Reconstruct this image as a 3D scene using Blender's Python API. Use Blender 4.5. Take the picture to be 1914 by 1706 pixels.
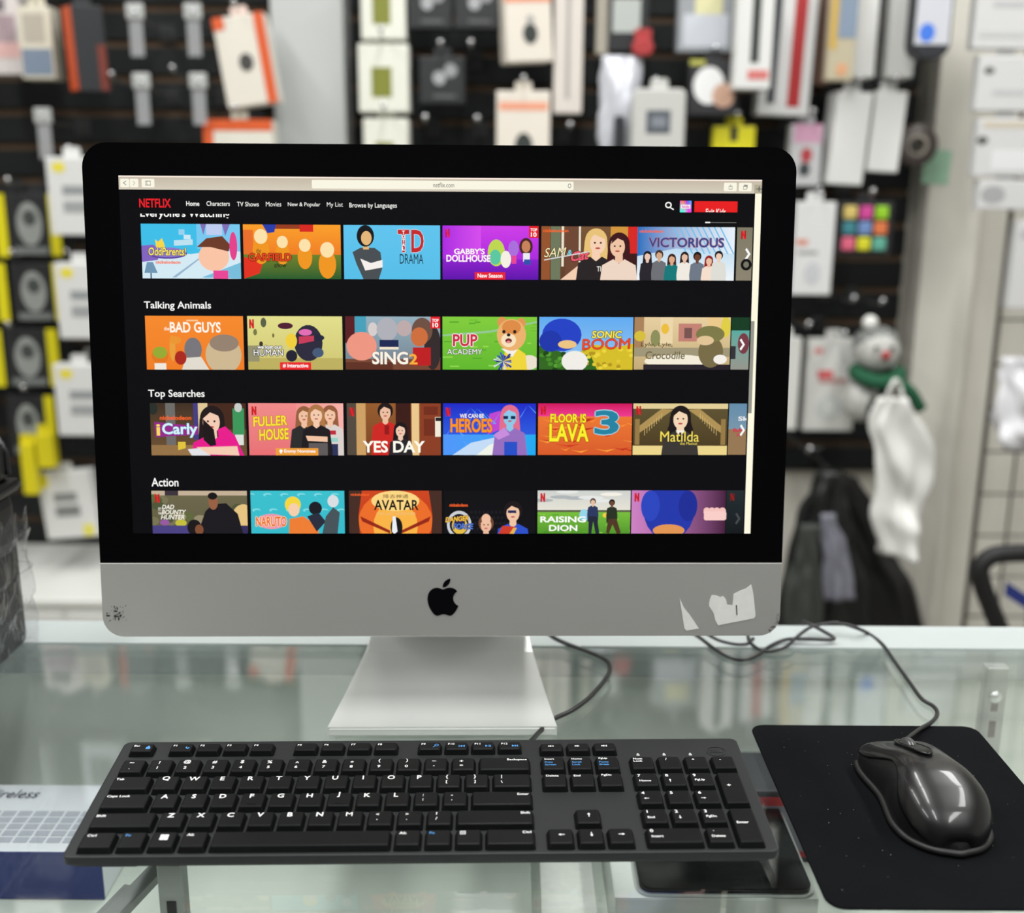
import bpy, bmesh, math, random
from mathutils import Vector, Matrix, Euler, noise

for o in list(bpy.data.objects):
    bpy.data.objects.remove(o, do_unlink=True)
scene = bpy.context.scene
COL = scene.collection
rnd = random.Random(7)

# ------------------------------------------------------------------ camera
IW, IH = 1914, 1706
F, PITCH, ROLL, CAMH = 2041.6, 0.2448, 0.0067, 0.4139
_c, _s = math.cos(PITCH), math.sin(PITCH)
FW = Vector((0, _c, -_s)); UP0 = Vector((0, _s, _c)); RT0 = Vector((1, 0, 0))
_cr, _sr = math.cos(ROLL), math.sin(ROLL)
RT = RT0 * _cr + UP0 * _sr
UP = UP0 * _cr - RT0 * _sr
CAM = Vector((0, 0, CAMH))
cd = bpy.data.cameras.new('camera')
cam = bpy.data.objects.new('camera', cd)
COL.objects.link(cam)
cam.matrix_world = Matrix(((RT.x, UP.x, -FW.x, 0), (RT.y, UP.y, -FW.y, 0), (RT.z, UP.z, -FW.z, CAMH), (0, 0, 0, 1)))
cd.sensor_width = 36
cd.lens = F / IW * 36
cd.clip_start = 0.02
cd.dof.use_dof = True
cd.dof.focus_distance = 0.776
cd.dof.aperture_fstop = 4.0
scene.camera = cam

# ------------------------------------------------------------------ world, lamps, exposure
scene.view_settings.view_transform = 'Standard'
scene.view_settings.look = 'None'
scene.view_settings.gamma = 1
scene.view_settings.exposure = 0.0
scene.view_settings.use_curve_mapping = False
wd = bpy.data.worlds.new('world'); scene.world = wd
wd.use_nodes = True
wd.node_tree.nodes['Background'].inputs[0].default_value = (0.8, 0.86, 0.9, 1)
wd.node_tree.nodes['Background'].inputs[1].default_value = 0.15

CEIL, FLOOR = 1.95, -0.95
LAMPS = [(-1.3, -1.1), (0.0, -1.1), (1.3, -1.1), (-1.3, 0.5), (0.0, 0.5), (1.3, 0.5), (-1.3, 1.75), (0.0, 1.75), (1.3, 1.75)]
LAMP_W = 19.0
for i, (lx, ly) in enumerate(LAMPS):
    ld = bpy.data.lights.new('ceiling_tube_light', 'AREA')
    ld.shape = 'RECTANGLE'; ld.size = 0.16; ld.size_y = 1.15
    ld.energy = LAMP_W
    ld.color = (1.0, 1.0, 0.985)
    lo = bpy.data.objects.new('ceiling_tube_light', ld)
    lo.location = (lx, ly, CEIL - 0.045)
    COL.objects.link(lo)

# ------------------------------------------------------------------ geometry of the view
def ray(x, y):
    return FW + RT * ((x - IW / 2) / F) - UP * ((y - IH / 2) / F)
def at_y(x, y, Y):                      # point of the room on the upright plane at depth Y
    d = ray(x, y); return CAM + d * (Y / d.y)
def at_z(x, y, z=0.0):                  # point of the room on the level plane at height z
    d = ray(x, y); return CAM + d * ((z - CAMH) / d.z)

# ------------------------------------------------------------------ materials
def lin(c):
    if max(c) > 1.0: c = [v / 255.0 for v in c]
    return tuple((v / 12.92 if v <= 0.04045 else ((v + 0.055) / 1.055) ** 2.4) for v in c[:3])
_M = {}
def pm(name, col, rough=0.5, metal=0.0, spec=0.5, noise=0.0, nscale=60.0, bump=0.0, bscale=400.0, coat=0.0):
    """procedural principled material; col in 0..255 sRGB"""
    if name in _M: return _M[name]
    m = bpy.data.materials.new(name); m.use_nodes = True
    nt = m.node_tree; b = nt.nodes['Principled BSDF']
    L = lin(col)
    b.inputs['Base Color'].default_value = (*L, 1)
    b.inputs['Roughness'].default_value = rough
    b.inputs['Metallic'].default_value = metal
    b.inputs['Specular IOR Level'].default_value = spec
    b.inputs['Coat Weight'].default_value = coat
    b.inputs['Coat Roughness'].default_value = 0.06
    tc = nt.nodes.new('ShaderNodeTexCoord')
    if noise > 0:
        n = nt.nodes.new('ShaderNodeTexNoise'); n.inputs['Scale'].default_value = nscale; n.inputs['Detail'].default_value = 4
        nt.links.new(tc.outputs['Object'], n.inputs['Vector'])
        r = nt.nodes.new('ShaderNodeMapRange'); r.inputs[1].default_value = 0.3; r.inputs[2].default_value = 0.7
        r.inputs[3].default_value = 1 - noise; r.inputs[4].default_value = 1 + noise
        nt.links.new(n.outputs['Fac'], r.inputs[0])
        mx = nt.nodes.new('ShaderNodeVectorMath'); mx.operation = 'SCALE'; mx.inputs[0].default_value = L
        nt.links.new(r.outputs[0], mx.inputs['Scale']); nt.links.new(mx.outputs[0], b.inputs['Base Color'])
    if bump > 0:
        n = nt.nodes.new('ShaderNodeTexNoise'); n.inputs['Scale'].default_value = bscale; n.inputs['Detail'].default_value = 2
        nt.links.new(tc.outputs['Object'], n.inputs['Vector'])
        bp = nt.nodes.new('ShaderNodeBump'); bp.inputs['Strength'].default_value = bump; bp.inputs['Distance'].default_value = 0.0005
        nt.links.new(n.outputs['Fac'], bp.inputs['Height']); nt.links.new(bp.outputs[0], b.inputs['Normal'])
    _M[name] = m
    return m
def flat(col, rough=0.5):
    """printed card of one colour"""
    return pm('card_%d_%d_%d_%d' % (*[int(v) for v in col], int(rough * 100)), col, rough)
def thin_clear(name, tint, f0=0.04, rough=0.0, mult=1.0, bump=0.0, haze=None, haze_fac=0.0):
    """clear sheet: tinted transparency plus Schlick reflection, the same for every ray"""
    m = bpy.data.materials.new(name); m.use_nodes = True
    nt = m.node_tree; nt.nodes.clear()
    out = nt.nodes.new('ShaderNodeOutputMaterial')
    tr = nt.nodes.new('ShaderNodeBsdfTransparent'); tr.inputs[0].default_value = (*tint, 1)
    gl = nt.nodes.new('ShaderNodeBsdfGlossy'); gl.inputs['Roughness'].default_value = rough
    gl.inputs['Color'].default_value = (1, 1, 1, 1)
    geo = nt.nodes.new('ShaderNodeNewGeometry')
    nrm = geo.outputs['Normal']
    if bump > 0:
        tc = nt.nodes.new('ShaderNodeTexCoord')
        n = nt.nodes.new('ShaderNodeTexNoise'); n.inputs['Scale'].default_value = 45; n.inputs['Distortion'].default_value = 1.5
        nt.links.new(tc.outputs['Object'], n.inputs['Vector'])
        bp = nt.nodes.new('ShaderNodeBump'); bp.inputs['Strength'].default_value = bump; bp.inputs['Distance'].default_value = 0.01
        nt.links.new(n.outputs['Fac'], bp.inputs['Height']); nrm = bp.outputs[0]
        nt.links.new(nrm, gl.inputs['Normal'])
    dt = nt.nodes.new('ShaderNodeVectorMath'); dt.operation = 'DOT_PRODUCT'
    nt.links.new(geo.outputs['Incoming'], dt.inputs[0]); nt.links.new(nrm, dt.inputs[1])
    ab = nt.nodes.new('ShaderNodeMath'); ab.operation = 'ABSOLUTE'; nt.links.new(dt.outputs['Value'], ab.inputs[0])
    om = nt.nodes.new('ShaderNodeMath'); om.operation = 'SUBTRACT'; om.inputs[0].default_value = 1; nt.links.new(ab.outputs[0], om.inputs[1])
    pw = nt.nodes.new('ShaderNodeMath'); pw.operation = 'POWER'; pw.inputs[1].default_value = 5; nt.links.new(om.outputs[0], pw.inputs[0])
    ma = nt.nodes.new('ShaderNodeMath'); ma.operation = 'MULTIPLY_ADD'; ma.inputs[1].default_value = (1 - f0) * mult; ma.inputs[2].default_value = f0 * mult
    ma.use_clamp = True
    nt.links.new(pw.outputs[0], ma.inputs[0])
    mix = nt.nodes.new('ShaderNodeMixShader')
    nt.links.new(ma.outputs[0], mix.inputs[0]); nt.links.new(tr.outputs[0], mix.inputs[1]); nt.links.new(gl.outputs[0], mix.inputs[2])
    last = mix.outputs[0]
    if haze:
        df = nt.nodes.new('ShaderNodeBsdfDiffuse'); df.inputs[0].default_value = (*lin(haze), 1)
        m2 = nt.nodes.new('ShaderNodeMixShader'); m2.inputs[0].default_value = haze_fac
        nt.links.new(last, m2.inputs[1]); nt.links.new(df.outputs[0], m2.inputs[2]); last = m2.outputs[0]
    nt.links.new(last, out.inputs[0])
    return m
def screen_material():
    m = bpy.data.materials.new('lit_screen'); m.use_nodes = True
    nt = m.node_tree; b = nt.nodes['Principled BSDF']
    a = nt.nodes.new('ShaderNodeAttribute'); a.attribute_name = 'Col'
    b.inputs['Base Color'].default_value = (0.004, 0.004, 0.005, 1)
    b.inputs['Roughness'].default_value = 0.06
    nt.links.new(a.outputs['Color'], b.inputs['Emission Color'])
    b.inputs['Emission Strength'].default_value = 1.0
    return m
SCREEN = screen_material()
GLASS = thin_clear('counter_glass', (0.96, 0.975, 0.968), 0.045, 0.0, 1.3)
FILM = thin_clear('clear_film', (0.95, 0.95, 0.96), 0.04, 0.12, 0.75, bump=0.3, haze=(150, 152, 162), haze_fac=0.03)
CLEARTAG = thin_clear('clear_tag', (0.9, 0.9, 0.9), 0.06, 0.1, 1.5, haze=(210, 212, 214), haze_fac=0.35)

# ------------------------------------------------------------------ object helpers
def link(name, me, mat=None, parent=None, loc=(0, 0, 0), rot=(0, 0, 0)):
    me.name = name
    o = bpy.data.objects.new(name, me)
    if mat is not None and not me.materials: me.materials.append(mat)
    COL.objects.link(o)
    if parent is not None: o.parent = parent
    o.location = loc; o.rotation_euler = rot
    return o
def tag(o, label=None, cat=None, group=None, kind=None):
    if label: o['label'] = label
    if cat: o['category'] = cat
    if group: o['group'] = group
    if kind: o['kind'] = kind
    return o
def empty(name, loc=(0, 0, 0), rot=(0, 0, 0)):
    o = bpy.data.objects.new(name, None); o.empty_display_size = 0.05
    COL.objects.link(o); o.location = loc; o.rotation_euler = rot
    return o
def mesh(verts, faces, smooth=False):
    me = bpy.data.meshes.new('m'); me.from_pydata([tuple(v) for v in verts], [], faces)
    if smooth: me.shade_smooth()
    me.update(); return me
def from_bm(bm, smooth=False):
    me = bpy.data.meshes.new('m'); bm.normal_update(); bm.to_mesh(me); bm.free()
    if smooth: me.shade_smooth()
    return me
def box(x0, y0, z0, x1, y1, z1, bevel=0.0, seg=2):
    bm = bmesh.new()
    vs = [bm.verts.new(p) for p in ((x0, y0, z0), (x1, y0, z0), (x1, y1, z0), (x0, y1, z0), (x0, y0, z1), (x1, y0, z1), (x1, y1, z1), (x0, y1, z1))]
    for f in ((3, 2, 1, 0), (4, 5, 6, 7), (0, 1, 5, 4), (1, 2, 6, 5), (2, 3, 7, 6), (3, 0, 4, 7)): bm.faces.new([vs[i] for i in f])
    if bevel > 0: bmesh.ops.bevel(bm, geom=list(bm.edges), offset=bevel, segments=seg, affect='EDGES', profile=0.6)
    return from_bm(bm)
def rrect(x0, y0, x1, y1, r, n=6, radii=None):
    """rounded rectangle outline, counter-clockwise from lower left; radii = (ll, lr, ur, ul)"""
    rs = radii or (r, r, r, r); pts = []
    for (cx, cy, a0, q) in ((x0 + rs[0], y0 + rs[0], 180, rs[0]), (x1 - rs[1], y0 + rs[1], 270, rs[1]), (x1 - rs[2], y1 - rs[2], 0, rs[2]), (x0 + rs[3], y1 - rs[3], 90, rs[3])):
        if q <= 0: pts.append((cx, cy)); continue
        for k in range(n + 1):
            a = math.radians(a0 + 90 * k / n); pts.append((cx + q * math.cos(a), cy + q * math.sin(a)))
    return pts
def extrude(outline, a, b, axis='z', bevel=0.0, seg=2):
    """prism of a 2D outline between heights a and b; axis z: (x,y)->xy, axis y: (x,z)->xz"""
    bm = bmesh.new()
    f = (lambda p, t: (p[0], p[1], t)) if axis == 'z' else ((lambda p, t: (p[0], t, p[1])) if axis == 'y' else (lambda p, t: (t, p[0], p[1])))
    lo = [bm.verts.new(f(p, a)) for p in outline]; hi = [bm.verts.new(f(p, b)) for p in outline]
    n = len(outline)
    fa = bm.faces.new(lo[::-1]); fb = bm.faces.new(hi)
    for i in range(n): bm.faces.new((lo[i], lo[(i + 1) % n], hi[(i + 1) % n], hi[i]))
    bmesh.ops.recalc_face_normals(bm, faces=bm.faces[:])
    if bevel > 0:
        bmesh.ops.bevel(bm, geom=list(set(list(fa.edges) + list(fb.edges))), offset=bevel, segments=seg, affect='EDGES', profile=0.6)
    return from_bm(bm)
def catmull(pts, per=10):
    P = [Vector(p) for p in pts]; P = [P[0] * 2 - P[1]] + P + [P[-1] * 2 - P[-2]]; out = []
    for i in range(1, len(P) - 2):
        for k in range(per):
            t = k / per; a, b, c, d = P[i - 1], P[i], P[i + 1], P[i + 2]
            out.append(0.5 * ((2 * b) + (c - a) * t + (2 * a - 5 * b + 4 * c - d) * t * t + (3 * b - a - 3 * c + d) * t ** 3))
    out.append(P[-2]); return out
def tube(pts, r, sides=8, radii=None, caps=True):
    P = [Vector(p) for p in pts]; vs = []; fs = []
    nrm = None
    for i, p in enumerate(P):
        t = (P[min(i + 1, len(P) - 1)] - P[max(i - 1, 0)]).normalized()
        if nrm is None:
            nrm = t.orthogonal().normalized()
        else:
            nrm = (nrm - t * nrm.dot(t)).normalized()
        b = t.cross(nrm); rr = radii[i] if radii else r
        for k in range(sides):
            a = 2 * math.pi * k / sides
            vs.append(p + (nrm * math.cos(a) + b * math.sin(a)) * rr)
    for i in range(len(P) - 1):
        for k in range(sides):
            k2 = (k + 1) % sides
            fs.append((i * sides + k, i * sides + k2, (i + 1) * sides + k2, (i + 1) * sides + k))
    if caps:
        fs.append(tuple(range(sides))[::-1]); fs.append(tuple((len(P) - 1) * sides + k for k in range(sides)))
    return mesh(vs, fs, True)
def ball(r, c=(0, 0, 0), sc=(1, 1, 1), u=14, v=10):
    bm = bmesh.new(); bmesh.ops.create_uvsphere(bm, u_segments=u, v_segments=v, radius=r)
    for w in bm.verts: w.co = Vector((w.co.x * sc[0] + c[0], w.co.y * sc[1] + c[1], w.co.z * sc[2] + c[2]))
    return from_bm(bm, True)
def lathe(profile, n=24, axis='z'):
    vs = []; fs = []
    for (r, z) in profile:
        for k in range(n):
            a = 2 * math.pi * k / n
            p = (r * math.cos(a), r * math.sin(a), z)
            vs.append(p if axis == 'z' else (p[0], p[2], p[1]))
    for i in range(len(profile) - 1):
        for k in range(n):
            k2 = (k + 1) % n; fs.append((i * n + k, i * n + k2, (i + 1) * n + k2, (i + 1) * n + k))
    return mesh(vs, fs, True)
def ring(ro, ri, y0, y1, n=32):
    """flat ring standing upright, axis along y"""
    return lathe([(ri, y0), (ro, y0), (ro, y1), (ri, y1), (ri, y0)], n, 'y')
def copy_tree(o, parent=None):
    c = o.copy(); COL.objects.link(c); c.parent = parent
    for ch in o.children: copy_tree(ch, c)
    return c
def join(meshes):
    vs = []; fs = []
    for me in meshes:
        k = len(vs); vs += [v.co.copy() for v in me.vertices]; fs += [tuple(i + k for i in p.vertices) for p in me.polygons]
        bpy.data.meshes.remove(me)
    return mesh(vs, fs)

# lettering: built-in font, returned as polygons normalised to a 1 x 1 box
_TX = {}
def glyphs(body, bold=0.0, shear=0.0, space=1.0):
    bold = min(bold, 0.0 if 'M' in body else 0.027)
    key = (body, bold, shear, space)
    if key in _TX: return _TX[key]
    cu = bpy.data.curves.new('t', 'FONT'); cu.body = body; cu.size = 1; cu.offset = bold; cu.shear = shear; cu.space_character = space
    cu.resolution_u = 3; cu.fill_mode = 'FRONT'
    ob = bpy.data.objects.new('t', cu)
    me = bpy.data.meshes.new_from_object(ob)
    V = [(v.co.x, v.co.y) for v in me.vertices]; Fc = [tuple(p.vertices) for p in me.polygons]
    bpy.data.meshes.remove(me); bpy.data.objects.remove(ob); bpy.data.curves.remove(cu)
    if not V: V = [(0, 0), (1, 0), (1, 1)]; Fc = [(0, 1, 2)]
    xs = [v[0] for v in V]; ys = [v[1] for v in V]
    x0, x1, y0, y1 = min(xs), max(xs), min(ys), max(ys)
    w, h = max(x1 - x0, 1e-6), max(y1 - y0, 1e-6)
    V = [((v[0] - x0) / w, (v[1] - y0) / h) for v in V]
    _TX[key] = (V, Fc, w, h)
    return _TX[key]
# ------------------------------------------------------------------ the room
def struct(name, me, mat, parent=None, label=None):
    o = link(name, me, mat, parent)
    if parent is None: o['kind'] = 'structure'
    if label: o['label'] = label
    return o
WALLY = 2.70
M_cream = pm('painted_cream_wall', (222, 219, 209), 0.7, noise=0.03, nscale=6)
M_white = pm('white_laminate', (226, 227, 222), 0.4, noise=0.02, nscale=9)
M_ceil = pm('ceiling_white', (225, 225, 220), 0.8)
M_floor = pm('floor_vinyl', (120, 116, 110), 0.5, noise=0.1, nscale=8)
M_dark = pm('dark_shop_front', (30, 30, 40), 0.6, noise=0.2, nscale=3)
M_side = pm('side_wall_paint', (176, 174, 168), 0.7)
struct('floor', box(-2.7, -2.7, FLOOR - 0.05, 2.7, WALLY, FLOOR), M_floor)
struct('ceiling', box(-2.7, -2.7, CEIL, 2.7, WALLY, CEIL + 0.05), M_ceil)
struct('wall_back', box(-2.75, WALLY, FLOOR, 2.75, WALLY + 0.1, CEIL), M_cream)
struct('wall_front', box(-2.75, -2.8, FLOOR, 2.75, -2.7, CEIL), M_dark)
struct('wall_left', box(-2.8, -2.7, FLOOR, -2.7, WALLY, CEIL), M_side)
struct('wall_right', box(2.7, -2.7, FLOOR, 2.8, WALLY, CEIL), M_side)

# slatwall: two panels of dark boards with brown grooves between
M_slat = pm('charcoal_slat', (27, 30, 30), 0.5, spec=0.2, noise=0.12, nscale=12)
M_groove = pm('brown_groove_board', (92, 70, 50), 0.7, noise=0.1, nscale=20)
PIT = 0.0762
def slat_panel(name, x0, x1, z0, z1):
    back = struct(name, box(x0, WALLY - 0.03, z0, x1, WALLY, z1), M_groove)
    me = None; n = int((z1 - z0) / PIT)
    for k in range(n):
        if me is None:
            me = box(0, 0, 0, x1 - x0, 0.008, PIT - 0.016, 0.002, 1); me.materials.append(M_slat)
        o = bpy.data.objects.new('slat', me); COL.objects.link(o); o.parent = back
        o.location = (x0, WALLY - 0.042, z0 + k * PIT + 0.005)
SW = WALLY - 0.042          # front of the boards
xl = at_y(512, 200, SW).x; xp0 = xl; xp1 = at_y(646, 200, SW - 0.1).x; xr0 = at_y(660, 200, SW).x; xr1 = at_y(1688, 500, SW).x
slat_panel('wall_slat_left', -2.2, xl - 0.002, at_y(200, 1022, SW).z, 1.80)
slat_panel('wall_slat_right', xr0, xr1, at_y(1600, 882, SW).z, 1.80)
struct('wall_post', box(at_y(512, 200, 2.56).x, 2.56, FLOOR, at_y(646, 200, 2.56).x, WALLY, CEIL, 0.004), pm('white_post_paint', (186, 189, 188), 0.5, noise=0.02, nscale=5))
struct('wall_pier', box(at_y(1722, 500, 2.6).x, 2.6, FLOOR, at_y(1822, 500, 2.6).x, WALLY, CEIL, 0.003), M_cream)

# ------------------------------------------------------------------ glass display case
CX0, CX1, CY0, CY1 = -1.15, 1.15, 0.36, 0.985
DECK = -0.165
case = empty('display_case', (0, 0.68, FLOOR))
tag(case, 'long glass-topped shop display case with a white rear rail carrying the computer', 'display case')
def cpart(name, me, mat, parent=case, off=True):
    return link(name, me, mat, parent, (0, -0.68, -FLOOR) if off else (0, 0, 0))
M_alu = pm('brushed_aluminium', (205, 208, 208), 0.32, 0.85, noise=0.05, nscale=40)
M_alud = pm('grey_shelf_metal', (150, 154, 152), 0.4, 0.25, noise=0.05, nscale=30)
M_rail = pm('white_rail', (168, 175, 174), 0.5, spec=0.2, noise=0.01)
M_deck = pm('pale_shelf_laminate', (194, 201, 193), 0.55, noise=0.03, nscale=5)
cpart('glass_top', box(CX0, CY0, -0.006, CX1, 0.933, 0.0), GLASS)
cpart('rear_rail', extrude([(0.934, -0.03), (0.982, -0.03), (0.982, 0.002), (0.980, 0.0035), (0.974, 0.0015), (0.934, 0.0012)], CX0, CX1, 'x'), M_rail)
cpart('shelf_board', box(CX0 + 0.01, CY0 + 0.012, DECK - 0.016, CX1 - 0.01, CY1 - 0.02, DECK, 0.001, 1), M_deck)
cpart('back_panel', box(CX0 + 0.01, 0.955, FLOOR + 0.08, CX1 - 0.01, 0.968, -0.03), pm('back_door_laminate', (218, 223, 218), 0.5, noise=0.03, nscale=4))
cpart('front_glass', box(CX0 + 0.01, CY0 + 0.002, FLOOR + 0.10, CX1 - 0.01, CY0 + 0.008, -0.006), GLASS)
cpart('end_panel', box(CX0, CY0, FLOOR + 0.08, CX0 + 0.01, CY1, -0.006), M_white)
cpart('end_panel', box(CX1 - 0.01, CY0, FLOOR + 0.08, CX1, CY1, -0.006), M_white)
cpart('plinth', box(CX0 + 0.02, CY0 + 0.03, FLOOR, CX1 - 0.02, CY1 - 0.03, FLOOR + 0.10, 0.003), M_alud)
cpart('dark_strip', box(CX0 + 0.01, 0.950, -0.034, CX1 - 0.01, 0.9548, -0.0065, 0.001, 1), pm('dark_strip_grey', (92, 97, 97), 0.45, 0.2))  # plain dark grey strip along the top of the back panel
def standard(x, y, ry=0.0, w=0.016):
    """slotted shelf upright"""
    up = cpart('shelf_upright', box(x - w / 2, y - 0.006, DECK, x + w / 2, y + 0.006, -0.0065, 0.001, 1), M_alud)
    k = 0
    while DECK + 0.012 + k * 0.026 < -0.03:
        z = DECK + 0.012 + k * 0.026
        link('slot', box(x - 0.003, y - 0.0066, z, x + 0.003, y - 0.0058, z + 0.016), pm('slot_dark', (28, 30, 30), 0.6), up)
        k += 1
pl = at_z(323, 1640, -0.02)
standard(pl.x, pl.y)
pr_ = at_y(1860, 1260, 0.915)
standard(pr_.x, 0.915, w=0.02)
link('screw_head', lathe([(0.0001, -0.003), (0.0045, -0.0025), (0.006, 0)], 16, 'y'), M_alu, case, (pr_.x, 0.915 - 0.68 - 0.0065, -0.035 - FLOOR))
# bracket arm that carries the shelf, running forward from the left upright
p0 = at_z(298, 1622, -0.045); p1 = at_z(205, 1720, -0.045)
dv = (p1 - p0); ln = 0.2
br = extrude([(0, -0.012), (0.36, -0.006), (0.36, 0.006), (0, 0.012)], -0.002, 0.002, 'z')
for zz, w in ((-0.045, 1), (-0.062, 1.0)):
    o = link('bracket_arm', box(0, -0.006, -0.004, ln, 0.006, 0.004, 0.001, 1), M_alud, case)
    o.location = (p0.x - (0.02 if zz < -0.05 else 0), p0.y - 0.68, zz - FLOOR); o.rotation_euler = (0, 0, math.atan2(dv.y, dv.x))

# ------------------------------------------------------------------ desktop computer
MX, MY, MZ, MYAW, MTILT, PH, CHIN = -0.0527, 0.7948, 0.0701, 0.0205, 0.114, 0.3736, 0.0585
PW = 0.528
comp = empty('desktop_computer', (MX, MY, 0), (0, 0, MYAW))
tag(comp, 'silver all-in-one desktop computer with lit screen standing on the glass counter', 'computer')
RM = Euler((-MTILT, 0, MYAW)).to_matrix() if False else (Matrix.Rotation(MYAW, 3, 'Z') @ Matrix.Rotation(-MTILT, 3, 'X'))
M0 = Vector((MX, MY, MZ)); MN = RM @ Vector((0, 1, 0))
def sp(x, y):
    """photo pixel -> (x, z) on the tilted screen plane"""
    d = ray(x, y); t = (M0 - CAM).dot(MN) / d.dot(MN)
    q = RM.transposed() @ (CAM + d * t - M0)
    return (q.x, q.z)
def mpart(name, me, mat, parent=None):
    if parent is None: return link(name, me, mat, comp, (0, 0, MZ), (-MTILT, 0, 0))
    return link(name, me, mat, parent)
M_chin = pm('satin_aluminium', (186, 185, 182), 0.42, 0.55, noise=0.015, nscale=8)
M_bezel = pm('black_front_glass', (4, 4, 5), 0.05, spec=0.5)
w2 = PW / 2
mpart('front_glass', extrude(rrect(-w2, CHIN + 0.0004, w2, PH, 0, 8, (0, 0, 0.018, 0.018)), 0, 0.0035, 'y'), M_bezel)
mpart('chin', extrude(rrect(-w2, 0, w2, CHIN, 0, 8, (0.016, 0.016, 0, 0)), -0.0002, 0.0035, 'y', 0.0004, 1), M_chin)
vs = []; fs = []
base = rrect(-w2, 0, w2, PH, 0, 8, (0.016, 0.016, 0.018, 0.018)); nb = len(base)
cx, cz = 0.0, PH * 0.47
prof = [(1.0, 0.0035), (0.998, 0.0055), (0.93, 0.009), (0.80, 0.015), (0.62, 0.024), (0.42, 0.033), (0.22, 0.038), (0.05, 0.040)]
for s, d in prof:
    for (x, z) in base: vs.append((cx + (x - cx) * s, d, cz + (z - cz) * s))
for i in range(len(prof) - 1):
    for k in range(nb): fs.append((i * nb + k, (i + 1) * nb + k, (i + 1) * nb + (k + 1) % nb, i * nb + (k + 1) % nb))
fs.append(tuple((len(prof) - 1) * nb + k for k in range(nb))[::-1])
mpart('rear_shell', mesh(vs, fs, True), M_chin)
# stand: one bent aluminium sheet, foot in front, neck rising behind the panel
M_stand = pm('stand_aluminium', (203, 206, 203), 0.36, 0.45, noise=0.02, nscale=10)
path = [(-0.034, 0.0), (0.02, 0.0), (0.075, 0.0), (0.105, 0.001), (0.128, 0.007), (0.143, 0.019), (0.148, 0.035), (0.145, 0.055), (0.125, 0.11), (0.10, 0.17), (0.085, 0.205)]
wid = [0.0885, 0.0825, 0.0775, 0.0745, 0.072, 0.0705, 0.070, 0.0695, 0.069, 0.069, 0.069]
th = 0.0075; vs = []; fs = []; N = len(path)
for i in range(N):
    a = Vector(path[max(i - 1, 0)]); b = Vector(path[min(i + 1, N - 1)]); t = (b - a).normalized(); nr = Vector((-t.y, t.x))
    p = Vector(path[i]); q = p + nr * th
    for (x, pt) in ((-wid[i], p), (wid[i], p), (wid[i], q), (-wid[i], q)): vs.append((x, pt.x, pt.y))
for i in range(N - 1):
    for k in range(4): fs.append((i * 4 + k, i * 4 + (k + 1) % 4, (i + 1) * 4 + (k + 1) % 4, (i + 1) * 4 + k))
fs.append((3, 2, 1, 0)); fs.append(tuple((N - 1) * 4 + k for k in range(4)))
bm = bmesh.new(); me_ = mesh(vs, fs); bm.from_mesh(me_); bmesh.ops.recalc_face_normals(bm, faces=bm.faces[:])
fe = [e for e in bm.edges if all(abs(v.co.y + 0.034) < 1e-5 for v in e.verts)]
bmesh.ops.bevel(bm, geom=fe, offset=0.0015, segments=2, affect='EDGES')
link('stand', from_bm(bm), M_stand, comp, (0.0, 0.004, 0.0))
# fruit emblem on the chin: outline as a bezier path
def bez_path(start, segs, n=8):
    p = Vector(start); out = []
    for (a, b, c, d, e, f) in segs:
        p0 = p; p1 = p + Vector((a, b)); p2 = p + Vector((c, d)); p3 = p + Vector((e, f))
        for k in range(n):
            t = k / n; out.append(p0 * (1 - t) ** 3 + p1 * 3 * t * (1 - t) ** 2 + p2 * 3 * t * t * (1 - t) + p3 * t ** 3)
        p = p3
    return out
bodyp = bez_path((18.71, 19.5), [(-.83, 1.24, -1.71, 2.45, -3.05, 2.47), (-1.34, .03, -1.77, -.79, -3.29, -.79), (-1.53, 0, -2, .77, -3.27, .82), (-1.31, .05, -2.3, -1.32, -3.14, -2.53),
    (-1.71, -2.47, -3.02, -7.02, -1.26, -10.08), (.87, -1.52, 2.43, -2.48, 4.12, -2.51), (1.28, -.02, 2.5, .87, 3.29, .87), (.78, 0, 2.26, -1.07, 3.81, -.91),
    (.65, .03, 2.47, .26, 3.64, 1.98), (-.09, .06, -2.17, 1.28, -2.15, 3.81), (.03, 3.02, 2.65, 4.03, 2.68, 4.04), (-.03, .07, -.42, 1.44, -1.38, 2.83)])
leafp = bez_path((13, 3.5), [(.73, -.83, 1.94, -1.46, 2.94, -1.5), (.13, 1.17, -.34, 2.35, -1.04, 3.19), (-.69, .85, -1.83, 1.51, -2.95, 1.42), (-.15, -1.15, .41, -2.35, 1.05, -3.11)])
lg0 = sp(800, 1150); lg1 = sp(857, 1081); sc = (lg1[1] - lg0[1]) / 20.0
def lgp(p): return ((lg0[0] + lg1[0]) / 2 + (p.x - 12.15) * sc, lg1[1] - (p.y - 2.0) * sc)
M_logo = pm('gloss_black_emblem', (6, 6, 8), 0.08)
mpart('emblem', join([extrude([lgp(p) for p in bodyp], -0.0007, -0.0001, 'y'), extrude([lgp(p) for p in leafp], -0.0007, -0.0001, 'y')]), M_logo)
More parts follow.
